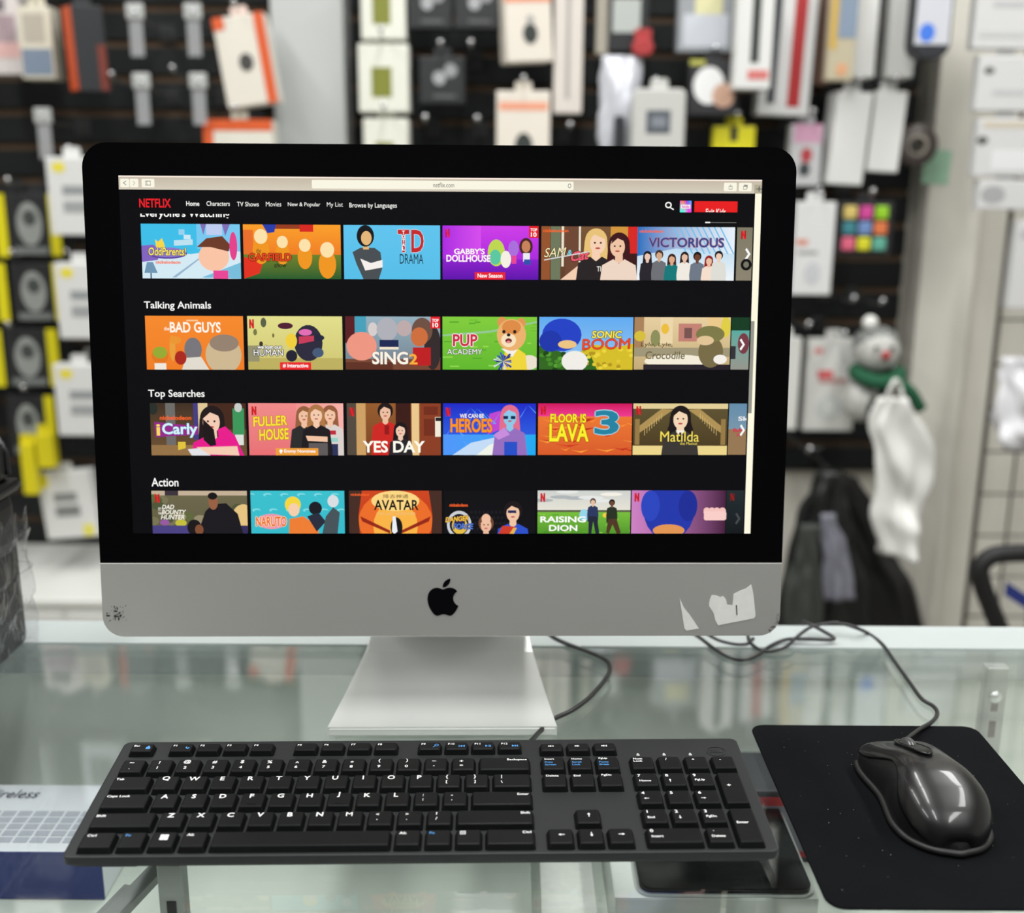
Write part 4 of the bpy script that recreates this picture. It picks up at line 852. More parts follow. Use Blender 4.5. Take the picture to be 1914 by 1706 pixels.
# navigation block
NX = 0.0757
for k in range(3):
    o = key(NX + k * U + INS, 0.1060, U - 2 * INS, fd); sx, sy = .0048, .0046
    P = [[(sx, sy), (sx + .001, sy), (sx + .001, sy + .0012), (sx, sy + .0012)], [(sx + .0008, sy + .0006), (sx + .0022, sy - .0006), (sx + .0022, sy + .0018), (sx + .0008, sy + .0006)][:3]]
    if k == 0: P += [[(sx + .0026, sy - .0002), (sx + .003, sy - .0002), (sx + .0042, sy + .0014), (sx + .0038, sy + .0014)], [(sx + .0038, sy - .0002), (sx + .0042, sy - .0002), (sx + .003, sy + .0014), (sx + .0026, sy + .0014)]]
    for q in range(k if k else 0): P.append([(sx + .0026 + q * .001, sy - .0001 - q * .0004), (sx + .003 + q * .001, sy - .0001 - q * .0004), (sx + .0032 + q * .001, sy + .0006), (sx + .003 + q * .001, sy + .0013 + q * .0004), (sx + .0026 + q * .001, sy + .0013 + q * .0004)])
    legend(o, [polys(*P)], M_leg)
for k, (a, b, b2) in enumerate((('Insert', 'Print', 'Screen'), ('Home', 'Scroll', 'Lock'), ('PgUp', 'Pause', 'Break'))):
    o = ukey(NX + k * U, 1, 1); legend(o, [(a, .0014, .0108, .0019, 'l')], M_leg); legend(o, [(b, .0014, .0070, .0019, 'l'), (b2, .0014, .0040, .0019, 'l')], M_blue)
for k, a in enumerate(('Delete', 'End', 'PgDn')):
    o = ukey(NX + k * U, 1, 2); legend(o, [(a, .0014, .0104, .0021, 'l')], M_leg)
HW = (U - 2 * INS) / 2
for (k, row, ang) in ((1, 4, math.pi / 2), (0, 5, math.pi), (1, 5, -math.pi / 2), (2, 5, 0)):
    o = ukey(NX + k * U, 1, row); legend(o, [arrow(HW + .0006, .0082, .0020, ang)], M_leg)
# number pad
PX = 0.1379
o = ukey(PX, 1, 1); legend(o, [('Num', .0012, .0104, .0021, 'l'), ('Lock', .0012, .0076, .0021, 'l')], M_leg)
for k, a in enumerate('/*-'):
    o = ukey(PX + (k + 1) * U, 1, 1); legend(o, [(a, .0052, .0094, .0026, 'c')], M_leg)
PADK = [[('7', 'Home'), ('8', math.pi / 2), ('9', 'PgUp')], [('4', math.pi), ('5', None), ('6', 0.0)], [('1', 'End'), ('2', -math.pi / 2), ('3', 'PgDn')]]
for r_ in range(3):
    for k in range(3):
        a, b = PADK[r_][k]; o = ukey(PX + k * U, 1, 2 + r_); it = [(a, .0026, .0096, .0029, 'c')]
        if isinstance(b, str): it.append((b, .0022, .0042, .0021, 'l'))
        elif b is not None: it.append(arrow(.0042, .0052, .0017, b))
        legend(o, it, M_leg)
o = ukey(PX, 2, 5); legend(o, [('0', .0026, .0098, .0029, 'c'), ('Insert', .0020, .0048, .0021, 'l')], M_leg)
o = ukey(PX + 2 * U, 1, 5); legend(o, [('.', .0040, .0104, .0029, 'c'), ('Delete', .0020, .0046, .0021, 'l')], M_leg)
o = key(PX + 3 * U + INS, ROWY[3], U - 2 * INS, ROWY[2] - ROWY[3] + FD); legend(o, [('+', .0050, .0180, .0034, 'c')], M_leg)
o = key(PX + 3 * U + INS, ROWY[5], U - 2 * INS, ROWY[4] - ROWY[5] + FD); legend(o, [('Enter', .0016, .0180, .0023, 'l')], M_leg)
# lock lamps and maker's emblem
def flatk(name, pls, z, mat):
    V = []; Fs = []
    for p in pls:
        k = len(V); V += [(q[0], q[1], z) for q in p]; Fs.append(tuple(range(k, k + len(p))))
    return link(name, mesh(V, Fs), mat, kbd)
M_lamp = pm('lock_lamp_grey', (170, 172, 172), 0.5)
for x in (.1465, .1651, .1838):
    x -= .0011; y = .1046
    flatk('lock_icon', [[(x, y), (x + .0022, y), (x + .0022, y + .0018), (x, y + .0018)], [(x + .0003, y + .0018), (x + .0019, y + .0018), (x + .0016, y + .0032), (x + .0006, y + .0032)]], .0002, M_lamp)
EX, EY, ER = .2030, .1095, .0068
link('emblem_ring', join([extrude([(EX + ER * 1.05 * math.cos(a), EY + ER * .86 * math.sin(a)), (EX + ER * 1.05 * math.cos(a + .2618), EY + ER * .86 * math.sin(a + .2618)), (EX + ER * .96 * math.cos(a + .2618), EY + ER * .78 * math.sin(a + .2618)), (EX + ER * .96 * math.cos(a), EY + ER * .78 * math.sin(a))], -.0001, .0003, 'z') for a in [k * .2618 for k in range(24)]]), M_emb, kbd)
gv, gf, w, h = glyphs('DELL', .03, 0)
link('emblem_letters', mesh([(EX - .0048 + p[0] * .0096, EY - .0017 + p[1] * .0034, .0003) for p in gv], gf), M_emb, kbd)

# ------------------------------------------------------------------ mouse pad and mouse
pad = link('mouse_pad', extrude(rrect(0, 0, 0.1775, 0.2244, 0.011, 6), 0.0002, 0.0022, 'z', 0.0006, 1), pm('black_pad_cloth', (14, 15, 17), 0.95, spec=0.06, noise=0.12, nscale=25, bump=0.5, bscale=2500), None, (0.1881, 0.5591, 0), (0, 0, -0.0008))
tag(pad, 'black cloth mouse pad with rounded corners lying on the glass', 'mouse pad')
M_lint = pm('lint', (120, 124, 126), 0.9); sp_ = []
for k in range(70):
    x, y, s_ = rnd.uniform(.008, .17), rnd.uniform(.008, .216), rnd.uniform(.00012, .0003); a = rnd.uniform(0, 3.1)
    sp_.append(mesh([(x - s_ * 2 * math.cos(a), y - s_ * 2 * math.sin(a), .00235), (x + s_ * math.sin(a), y - s_ * math.cos(a), .00235), (x + s_ * 2 * math.cos(a), y + s_ * 2 * math.sin(a), .00235), (x - s_ * math.sin(a), y + s_ * math.cos(a), .00235)], [(0, 1, 2, 3)]))
tag(link('lint_specks', join(sp_), M_lint, pad), kind='stuff')
ML = 0.112; MXc, MYc = 0.285, 0.6095
mouse = empty('computer_mouse', (MXc, MYc, 0.0024), (0, 0, math.radians(2)))
tag(mouse, 'glossy black wired mouse with scroll wheel resting on the mouse pad', 'mouse')
def interp(t, tab):
    t = min(max(t, tab[0][0]), tab[-1][0])
    for i in range(len(tab) - 1):
        if tab[i][0] <= t <= tab[i + 1][0]: break
    (x0, y0), (x1, y1) = tab[i], tab[i + 1]; d = (y1 - y0) / (x1 - x0)
    def slope(k):                      # monotone cubic
        if k <= 0 or k >= len(tab) - 1: k2 = max(k, 1) if k <= 0 else len(tab) - 1; return (tab[k2][1] - tab[k2 - 1][1]) / (tab[k2][0] - tab[k2 - 1][0])
        a = (tab[k][1] - tab[k - 1][1]) / (tab[k][0] - tab[k - 1][0]); b = (tab[k + 1][1] - tab[k][1]) / (tab[k + 1][0] - tab[k][0])
        return 0.0 if a * b <= 0 else 2 * a * b / (a + b)
    m0, m1 = slope(i), slope(i + 1); h = x1 - x0; u = (t - x0) / h
    return y0 * (1 + 2 * u) * (1 - u) ** 2 + h * m0 * u * (1 - u) ** 2 + y1 * u * u * (3 - 2 * u) + h * m1 * u * u * (u - 1)
WT = [(0, .002), (.03, .0135), (.08, .0215), (.16, .0280), (.27, .0312), (.42, .0298), (.58, .0272), (.72, .0282), (.86, .0302), (.95, .0300), (1, .0285)]
HT = [(0, .006), (.04, .0165), (.12, .0270), (.25, .0355), (.40, .0385), (.55, .0368), (.70, .0318), (.85, .0252), (.95, .0212), (1, .0195)]
def msurf(t, a, grow=0.0, wscale=1.0):
    """t along the length from heel to nose, a in 0..pi across"""
    w = interp(t, WT) * wscale + grow; h = interp(t, HT) + grow; p = 0.62 - 0.14 * max(0.0, min(1.0, (t - 0.6) / 0.35))
    ca, sa = math.cos(a), math.sin(a)
    return (-w * math.copysign(abs(ca) ** p, ca), t * ML, h * abs(sa) ** (p * 1.05))
def grid(fn, nt, na):
    vs = []; fs = []
    for i in range(nt + 1):
        for j in range(na + 1): vs.append(fn(i / nt, j / na))
    for i in range(nt):
        for j in range(na): fs.append((i * (na + 1) + j, i * (na + 1) + j + 1, (i + 1) * (na + 1) + j + 1, (i + 1) * (na + 1) + j))
    return vs, fs
def tt(i): return i
vs, fs = grid(lambda t, a: msurf(t, a * math.pi, -0.0004, 0.97), 40, 28)
fs.append(tuple(40 * 29 + j for j in range(29)))          # nose face
fs.append(tuple([i * 29 for i in range(41)] + [i * 29 + 28 for i in range(40, -1, -1)]))
link('mouse_body', mesh(vs, fs, True), pm('matte_black_plastic', (14, 14, 15), 0.42), mouse)
M_shell = pm('gloss_gunmetal_shell', (13, 13, 15), 0.32, 0.15, coat=0.3, noise=0.05, nscale=500)
def edge_a(t):      # where the shell meets the side grips
    return interp(t, [(0, .12), (.15, .30), (.30, .50), (.45, .80), (.60, .86), (.75, .66), (.90, .44), (1, .40)])
vs, fs = grid(lambda t, a: msurf(0.012 + t * 0.983, edge_a(t) + (math.pi - 2 * edge_a(t)) * a, 0.0006), 48, 28)
bm = bmesh.new(); me_ = mesh(vs, fs); bm.from_mesh(me_); bmesh.ops.recalc_face_normals(bm, faces=bm.faces[:])
if sum(f.normal.z for f in bm.faces) < 0: bmesh.ops.reverse_faces(bm, faces=bm.faces[:])
bmesh.ops.solidify(bm, geom=bm.faces[:], thickness=0.0008)
link('top_shell', from_bm(bm, True), M_shell, mouse)
# heel skirt: the lower rim that runs round the heel
rim = [(-interp(t, WT) + .0006, t * ML, .0026) for t in [1, .9, .8, .7, .6, .5, .4, .3, .2, .14, .09, .05, .025, .01]] + [(0, -.0004, .0026)] + [(interp(t, WT) - .0006, t * ML, .0026) for t in [.01, .025, .05, .09, .14, .2, .3, .4, .5, .6, .7, .8, .9, 1]]
link('base_rim', tube(catmull(rim, 4), .0025, 8), pm('rim_plastic', (17, 17, 18), 0.5), mouse)
# scroll wheel in its slot
ys_ = [0.525 + .45 * k / 16 for k in range(17)]
slot = []
for s_ in (-1, 1):
    for t in (ys_ if s_ < 0 else ys_[::-1]):
        ww = .0058 * math.sqrt(max(0.02, 1 - ((t - .75) / .2255) ** 4)); slot.append((s_ * ww, t * ML, interp(t, HT) + .0024))
link('wheel_slot', mesh(slot + [(p[0], p[1], p[2] - .006) for p in slot], [(i, i + 1, 32 - i, 33 - i) for i in range(16)] + [(i, (i + 1) % len(slot), (i + 1) % len(slot) + len(slot), i + len(slot)) for i in range(len(slot))]), pm('slot_gloss_black', (6, 6, 7), 0.3, spec=0.2), mouse)
edge_ = [(p[0] * 1.06, p[1], p[2] - .0002) for p in slot]
link('slot_trim', tube(edge_ + edge_[:1], .0007, 6), pm('trim_black', (16, 16, 17), 0.2), mouse)
whl = lathe([(.004, -.0034), (.0125, -.0034), (.0135, -.002), (.0138, 0), (.0135, .002), (.0125, .0034), (.004, .0034)], 36)
whl.transform(Matrix.Rotation(math.pi / 2, 4, 'Y'))
link('scroll_wheel', whl, pm('smoky_wheel', (62, 64, 64), 0.22), mouse, (0, .80 * ML, interp(.80, HT) - .0080))
# ------------------------------------------------------------------ cables
M_cab = pm('black_cable_pvc', (26, 27, 28), 0.38)
def cable(name, pts, r, label, first=None):
    P = []
    for q in pts:
        if len(q) == 2: v = at_z(q[0], q[1], r + .0004); P.append(v)
        else: P.append(at_z(q[0], q[1], q[2]))
    o = link(name, tube(catmull(P, 10), r, 8), M_cab); tag(o, label, 'cable'); return o
cable('keyboard_cable', [(985, 1392, .016), (996, 1381, .012), (1010, 1366, .006), (1035, 1344), (1070, 1327), (1100, 1305), (1125, 1278), (1139, 1256), (1138, 1240), (1122, 1227), (1092, 1215), (1062, 1204), (1038, 1193), (1015, 1178), (990, 1166)], .0019, 'thin black keyboard cable curling behind the computer stand')
cable('mouse_cable', [(1688, 1386, .012), (1700, 1377, .010), (1720, 1362, .0055), (1742, 1349, .0045), (1752, 1334, .003), (1745, 1320), (1722, 1305), (1700, 1275), (1672, 1236), (1650, 1205), (1625, 1185), (1600, 1173, .012), (1575, 1166, .0125), (1548, 1166, .0125)], .0017, 'thin black mouse cable looping back over the white rail')
cable('power_cable', [(1290, 1180), (1310, 1193), (1335, 1212), (1362, 1228), (1390, 1233), (1415, 1225), (1440, 1207, .003), (1470, 1195, .005), (1510, 1194, .007), (1552, 1195, .006), (1558, 1191, .007), (1540, 1180, .009), (1520, 1169, .013), (1500, 1160, .013)], .0017, 'black cable tangled in loops on the counter edge')
cable('usb_cable', [(1320, 1184), (1345, 1197), (1375, 1204), (1397, 1203), (1408, 1193)], .0016, 'short black cable loop under the chin corner')
cable('audio_cable', [(1398, 1186), (1402, 1200), (1420, 1214), (1442, 1217, .003), (1470, 1208, .0052), (1490, 1190, .0075), (1515, 1172, .0125), (1545, 1165, .0135), (1568, 1163, .0135)], .0016, 'black cable crossing the tangle and dropping behind the rail')

# ------------------------------------------------------------------ things inside the case
def boxthing(name, label, cat, x0, y0, z0, x1, y1, z1, mat, bevel=.002, group=None, rotz=0):
    cx_, cy_ = (x0 + x1) / 2, (y0 + y1) / 2
    o = link(name, box(x0 - cx_, y0 - cy_, 0, x1 - cx_, y1 - cy_, z1 - z0, bevel), mat, None, (cx_, cy_, z0), (0, 0, rotz)); tag(o, label, cat, group); return o
def plate(parent, name, x0, y0, x1, y1, z, mat): return link(name, box(x0, y0, z, x1, y1, z + .0006), mat, parent)
zt = DECK + .045
a = at_z(188, 1592, zt); b = at_z(150, 1466, zt)
bw_ = boxthing('product_box', 'white and dark blue carton with Wireless lettering inside the case', 'box', a.x - .36, a.y, DECK, a.x, b.y, zt, pm('carton_white_gloss', (226, 228, 236), 0.3))
hx, hy = .18, (b.y - a.y) / 2
link('blue_front', box(-hx, -hy - .0008, .001, hx, -hy + .0006, .045 - .0005), pm('carton_blue', (28, 44, 110), 0.3), bw_)
gv, gf, w, h = glyphs('Wireless', .0, .2)
tp = at_z(-30, 1480, zt); tq = at_z(78, 1480, zt)
link('lettering', mesh([(tp.x - (a.x - .18) + p[0] * (tq.x - tp.x), hy - .024 + p[1] * .013, .0458) for p in gv], gf), pm('print_navy', (52, 58, 84), 0.5), bw_)
pk_ = []
for r_ in range(5):
    for k in range(24): pk_.append(box(-hx + .02 + k * .0138, -hy + .012 + r_ * .0098, .0451, -hx + .0315 + k * .0138, -hy + .0195 + r_ * .0098, .0455))
link('keyboard_picture', join(pk_), pm('print_pale_grey', (176, 180, 192), 0.4), bw_)
# tablet in white tray and small packs
t0 = at_z(1196, 1664, DECK + .05); t1 = at_z(1500, 1600, DECK + .05)
tr_ = boxthing('tablet_box', 'white open tray holding a black tablet inside the case', 'box', t0.x - .02, t0.y - .006, DECK, t1.x + .0, t0.y + .15, DECK + .048, pm('tray_white', (214, 218, 214), 0.35))
tw = (t1.x - t0.x + .02) / 2
link('tablet_glass', extrude(rrect(-tw + .02, -.075, tw - .004, .074, .01, 5), .0482, .054, 'z', .0008, 1), pm('tablet_black', (10, 11, 13), 0.08), tr_)
link('tablet_rim', extrude(rrect(-tw + .018, -.077, tw - .002, .0755, .011, 5), .0481, .0505, 'z'), M_alu, tr_)
rp = at_z(1478, 1560, DECK + .06)
rb_ = boxthing('accessory_pack', 'dark pack with a red border behind the tablet tray', 'box', rp.x - .03, rp.y + .05, DECK, rp.x + .05, rp.y + .118, DECK + .07, pm('pack_charcoal', (58, 58, 64), 0.35))
link('red_border', box(-.036, -.0348, .006, .036, -.0338, .064), pm('pack_red', (170, 44, 50), 0.4), rb_)
link('clear_front', box(-.028, -.0354, .012, .028, -.0346, .056), pm('pack_grey_window', (120, 118, 128), 0.3), rb_)
sb_ = boxthing('paper_sleeve', 'white folded paper sleeve beside the tablet tray', 'paper', t0.x - .075, t0.y + .02, DECK, t0.x - .03, t0.y + .12, DECK + .012, M_st, .001)
# ------------------------------------------------------------------ zip case in clear film, on the counter
zc = empty('zip_case', (-0.522, 0.86, 0.0))
tag(zc, 'black zip case wrapped in clear film standing at the counter edge', 'case')
M_zip = pm('black_textured_fabric', (20, 20, 22), 0.45, noise=0.2, nscale=120, bump=0.6, bscale=350)
link('case_body', box(-.085, -.10, .0005, .080, .075, .148, .012, 3), M_zip, zc)
link('case_lid', box(-.085, -.10, .156, .080, .075, .197, .012, 3), M_zip, zc)
link('zip_band', box(-.088, -.103, .146, .0835, .0785, .158, .004, 2), pm('zip_tape', (12, 12, 13), 0.35), zc)
for k in range(9):
    link('lid_rib', tube([(.0805, -.088 + k * .019, .164), (.0806, -.088 + k * .019, .184), (.074, -.088 + k * .019, .1975)], .0028, 6), M_zip, zc)
link('zip_teeth', tube([(.0842, -.1, .152), (.0842, .078, .152)], .0012, 6), pm('zip_metal', (90, 90, 92), 0.3, 0.8), zc)
link('zip_pull', box(.083, -.03, .135, .087, -.012, .150, .001, 1), pm('zip_pull_black', (26, 26, 28), 0.3), zc)
# crumpled film: sleeve round the lower two thirds
vs = []; fs = []; nz, nu = 26, 120
per = rrect(-.089, -.104, .086, .081, .012, 6); 
def along(pts, n):
    P = [Vector(p) for p in pts] + [Vector(pts[0])]; L = [0]
    for i in range(1, len(P)): L.append(L[-1] + (P[i] - P[i - 1]).length)
    out = []
    for k in range(n):
        s_ = L[-1] * k / n; i = max(j for j in range(len(L)) if L[j] <= s_); i = min(i, len(P) - 2)
        out.append(P[i].lerp(P[i + 1], (s_ - L[i]) / max(L[i + 1] - L[i], 1e-9)))
    return out
pr2 = along(per, nu)
for i in range(nz + 1):
    z = .0008 + (.126 + .012 * math.sin(i)) * i / nz if i < nz else .128
    for k, p in enumerate(pr2):
        wob = .0016 * math.sin(k * .9 + i * .7) + .0013 * math.sin(k * .37 - i * 1.3) + rnd.uniform(0, .0012)
        n_ = Vector((p.x, p.y)).normalized(); zz = z + (rnd.uniform(-.006, .006) if i == nz else 0)
        vs.append((p.x + n_.x * (.0025 + wob), p.y + n_.y * (.0025 + wob), zz))
for i in range(nz):
    for k in range(nu): fs.append((i * nu + k, i * nu + (k + 1) % nu, (i + 1) * nu + (k + 1) % nu, (i + 1) * nu + k))
link('film_wrap', mesh(vs, fs), FILM, zc)

# ------------------------------------------------------------------ goods on the slatwall
M_chrome = pm('chrome_wire', (200, 202, 204), 0.18, 0.9)
M_tagw = pm('white_tag_plastic', (176, 178, 176), 0.35)
hook0 = None
HG = 'display hooks on the slatwall'
HOOKS = []
def hook(x, z, y=None, tagged=False):
    """wire hook; x, z where it leaves the boards"""
    global hook0
    if any(abs(x - a) < .042 and abs(z - b) < (.10 if (tagged or t) else .045) for a, b, t in HOOKS): return None
    HOOKS.append((x, z, tagged))
    if hook0 is None:
        hook0 = empty('display_hook', (x, SW, z))
        link('back_plate', box(-.018, -.005, -.02, .018, -.0005, .02, .002, 1), pm('hook_plate', (70, 72, 72), .3, .8), hook0)
        link('arm', tube(catmull([(0, -.004, 0), (0, -.10, 0), (0, -.20, .002), (0, -.222, .010)], 4), .003, 7), M_chrome, hook0)
        link('tip', ball(.0065, (0, -.224, .013)), M_chrome, hook0)
        h_ = hook0
    else: h_ = copy_tree(hook0)
    h_.location = (x, SW, z)
    h_['group'] = HG; h_['category'] = 'hook'
    if tagged:
        link('tag_holder', box(-.019, -.2275, -.002, .019, -.2195, .030, .004, 2), M_tagw, h_); link('price_tag', box(-.014, -.224, -.075, .014, -.2225, -.001), CLEARTAG, h_)
        h_['label'] = 'empty chrome hook with white tag holder and clear price tag'; h_['group'] = 'tagged empty hooks on the slatwall'
    else: h_['label'] = 'bare chrome wire hook with ball tip on the dark slatwall'
    return h_
def hook_px(x, y, tagged=False):
    p = at_y(x, y, SW - .224); return hook(p.x, p.z - .013, tagged=tagged)
def pack(name, label, cat, x0, y0, x1, y1, col, prints=(), Y=2.48, depth=.05, tilt=0.0, yaw=0.0, rough=.45, bevel=.003, group=None, hk=True, round_=None, tabcol=None):
    """hanging pack placed from the photo rectangle of its front at depth Y; prints = (u0,v0,u1,v1,colour,kind)"""
    p = at_y((x0 + x1) / 2, (y0 + y1) / 2, Y); w = (at_y(x1, (y0 + y1) / 2, Y) - at_y(x0, (y0 + y1) / 2, Y)).length; h = at_y(x0, y0, Y).z - at_y(x0, y1, Y).z
    me = box(-w / 2, 0, -h / 2, w / 2, depth, h / 2, min(bevel, depth * .4), 2) if round_ is None else extrude(rrect(-w / 2, -h / 2, w / 2, h / 2, round_ * w, 6), 0, depth, 'y', .003, 1)
    o = link(name, me, flat(col, rough), None, p, (0, tilt, yaw)); tag(o, label, cat, group)
    for i, q in enumerate(prints):
        u0, v0, u1, v1, cc = q[:5]; kd_ = q[5] if len(q) > 5 else 'rect'
        X0, X1, Z0, Z1 = -w / 2 + u0 * w, -w / 2 + u1 * w, h / 2 - v1 * h, h / 2 - v0 * h; d = -.0005 - .0003 * i
        if kd_ == 'ell': pts = [((X0 + X1) / 2 + (X1 - X0) / 2 * math.cos(a), (Z0 + Z1) / 2 + (Z1 - Z0) / 2 * math.sin(a)) for a in [k * math.tau / 24 for k in range(24)]]
        else: pts = [(X0, Z0), (X1, Z0), (X1, Z1), (X0, Z1)]
        link('printed_panel', extrude(pts, d, .001, 'y'), flat(cc, .4), o)
    link('hang_tab', extrude(rrect(-.018, h / 2 - .002, .018, h / 2 + .021, .006, 3), depth * .4, depth * .4 + .0012, 'y'), flat(tabcol or col, rough), o)
    if hk:
        top = p + Vector((math.sin(tilt) * (h / 2 + .012), 0, math.cos(tilt) * (h / 2 + .012))); hook(top.x, top.z)
    return o
BLK = (26, 27, 29); OFW = (216, 216, 210); WHT2 = (219, 219, 217); OG = (214, 92, 44)
# left upper group
pack('carded_pack', 'pale pack with pink and grey print at the slatwall left end', 'pack', -45, -20, 38, 140, (214, 206, 204), [(.1, .3, .9, .62, (170, 150, 156)), (.0, .62, 1, .8, (222, 180, 176)), (.2, .1, .7, .25, (120, 112, 118))], Y=2.50)
pack('carded_pack', 'cream pack with blue-grey lower print next to the orange-sided box', 'pack', 36, 12, 98, 148, (214, 208, 190), [(.15, .1, .8, .5, (180, 172, 158)), (.05, .58, .95, .95, (120, 134, 152))], Y=2.44)
o = pack('product_box', 'black box with bright orange side panel', 'box', 140, 10, 200, 172, (38, 40, 44), [(.70, .45, .95, .98, (120, 52, 40))], Y=2.42, depth=.05, yaw=.72, hk=False, tilt=-.03)
me_ = o.data; zz = [v.co.z for v in me_.vertices]; xx = min(v.co.x for v in me_.vertices)
link('orange_side', box(xx - .0008, .002, min(zz) + .003, xx + .0005, .048, max(zz) - .003), flat((210, 84, 40)), o)
o = pack('product_box', 'white and orange carton hanging askew beside the white post', 'box', 410, 28, 506, 198, (222, 216, 204), [(.80, 0, 1, 1, OG), (0, 0, .22, .14, OG), (.38, .42, .66, .62, (70, 68, 66), 'ell')], Y=2.45, depth=.06, tilt=-.14, tabcol=(224, 200, 190))
pack('product_box', 'white carton with orange top edge below the askew orange carton', 'box', 384, 224, 512, 400, (222, 218, 206), [(0, 0, 1, .12, OG), (0, .12, .14, .4, OG)], Y=2.45, depth=.06)
for (x, y) in ((252, 22), (360, 22), (264, 152), (370, 152), (80, 217), (284, 225)): hook_px(x, y, True)
for (x, y) in ((322, 126), (208, 138), (232, 205), (128, 276), (14, 335), (125, 470), (22, 470), (15, 605), (163, 655)): hook_px(x, y)
# left lower group: black earphone packs with yellow sides and white cards
def earpack(x0, y0, x1, y1, label):
    return pack('earphone_box', label, 'box', x0, y0, x1, y1, (34, 36, 37), [(.80, 0, 1, 1, (226, 214, 24)), (.18, .14, .66, .84, (150, 154, 150), 'ell'), (.30, .26, .56, .52, (70, 74, 72), 'ell'), (.1, .86, .74, .98, (120, 124, 122))], Y=2.46, depth=.07, group='black and yellow earphone boxes')
for nm, (x0, y0, x1, y1) in zip(('topmost', 'second', 'third', 'lowest'), ((14, 362, 112, 478), (22, 492, 120, 600), (10, 615, 110, 722), (16, 740, 104, 850))): earpack(x0, y0, x1, y1, nm + ' black and yellow earphone box in the column beside the white card boxes')
for nm, (x0, y0, x1, y1) in zip(('topmost', 'middle', 'lowest'), ((-90, 362, 12, 480), (-86, 492, 14, 600), (-96, 615, 6, 722))): earpack(x0, y0, x1, y1, nm + ' earphone box showing only a yellow edge next to the earphone column')
YW = [(.12, .06, .40, .20, (230, 216, 70), 'ell'), (.30, .36, .92, .48, (150, 154, 156)), (.30, .56, .92, .70, (160, 163, 164))]
WC = ' white card box with yellow badge hanging beside the earphone boxes'
for nm, (x0, y0, x1, y1) in zip(('topmost', 'second', 'third'), ((90, 294, 182, 440), (106, 492, 196, 634), (104, 682, 196, 815))):
    pack('card_box', nm + WC, 'box', x0, y0, x1, y1, WHT2, YW, Y=2.36, depth=.035, group='white card boxes with yellow badge', hk=False)
pack('card_box', 'lowest white card box with grey print and yellow corner tilted on the slatwall', 'box', 78, 884, 176, 1006, WHT2, [(.25, .30, .70, .44, (140, 142, 140)), (.25, .50, .72, .66, (130, 132, 130)), (.72, .8, .92, .97, (228, 220, 90)), (0, 0, .2, .2, (226, 214, 30))], Y=2.44, depth=.04, tilt=-.08, hk=False)
for nm, (x0, y0, x1, y1) in (('narrow yellow pack above the lowest white card box', (68, 812, 100, 875)), ('narrow yellow pack half behind the film-wrapped zip case', (40, 830, 66, 925))):
    pack('yellow_pack', nm, 'pack', x0, y0, x1, y1, (222, 208, 26), [], Y=2.40, depth=.03, hk=False, group='narrow yellow packs')
# centre: white boxes with green window
GW = [(.26, .34, .66, .78, (128, 132, 52))]
pack('product_box', 'topmost white carton with olive green window beside the white post', 'box', 674, -56, 758, 74, (226, 226, 214), [(.26, .3, .66, .78, (128, 132, 52))], Y=2.47, depth=.06)
pack('product_box', 'middle white carton with olive green window under the topmost one', 'box', 670, 82, 764, 210, (226, 226, 214), GW, Y=2.47, depth=.06)
pack('product_box', 'lowest white carton below the two with olive green windows', 'box', 680, 222, 764, 350, (226, 226, 214), GW, Y=2.47, depth=.06)
EBP = [(.30, .30, .58, .60, (170, 172, 174), 'ell'), (.55, .14, .84, .44, (150, 152, 154), 'ell'), (.3, .8, .8, .88, (90, 92, 92))]
for EB, (x0, y0, x1, y1) in (('black earbud box next to the topmost olive window carton', (762, -34, 844, 54)), ('black earbud box next to the tilted orange band carton', (850, -34, 934, 54)), ('lower black earbud box hanging alone under the other two', (784, 106, 868, 194))):
    pack('earbud_box', EB, 'box', x0, y0, x1, y1, (38, 40, 42), EBP, Y=2.47, depth=.05, group='black earbud boxes')
pack('product_box', 'white carton with orange band and dark round picture hanging tilted', 'box', 944, -14, 1034, 116, (226, 218, 206), [(0, 0, 1, .14, (226, 150, 120)), (.36, .44, .68, .74, (54, 60, 58), 'ell'), (.44, .32, .62, .46, (170, 168, 164), 'ell')], Y=2.44, depth=.06, tilt=-.06, yaw=.25)
pack('product_box', 'white carton with orange top band below the tilted one', 'box', 928, 170, 1028, 300, (226, 218, 206), [(.05, .16, .95, .28, (232, 160, 130)), (.34, .6, .68, 1, (54, 60, 58), 'ell')], Y=2.45, depth=.06)
pack('long_box', 'long narrow cream box with a pale grey stripe', 'box', 1036, -60, 1090, 214, (216, 208, 200), [(.40, 0, .56, .9, (168, 164, 160))], Y=2.46, depth=.05)
for (x, y) in ((820, 76), (880, 78), (982, 152), (795, 218), (892, 220), (1066, 232)): hook_px(x, y)
for (x, y) in ((880, 108), (892, 232), (1060, 245)): hook_px(x, y, True)
pack('narrow_box', 'narrow beige box beside the black watch box', 'box', 1116, -40, 1142, 102, (176, 170, 156), [], Y=2.46, depth=.05)
pack('watch_box', 'black box with pale square watch face', 'box', 1138, -30, 1212, 96, (34, 35, 38), [(.10, .22, .80, .72, (178, 184, 180))], Y=2.44, depth=.05)
o = pack('lens_pack', 'small red pack under the watch box', 'pack', 1182, 72, 1222, 104, (168, 52, 54), [], Y=2.42, depth=.02, hk=False, round_=.35)
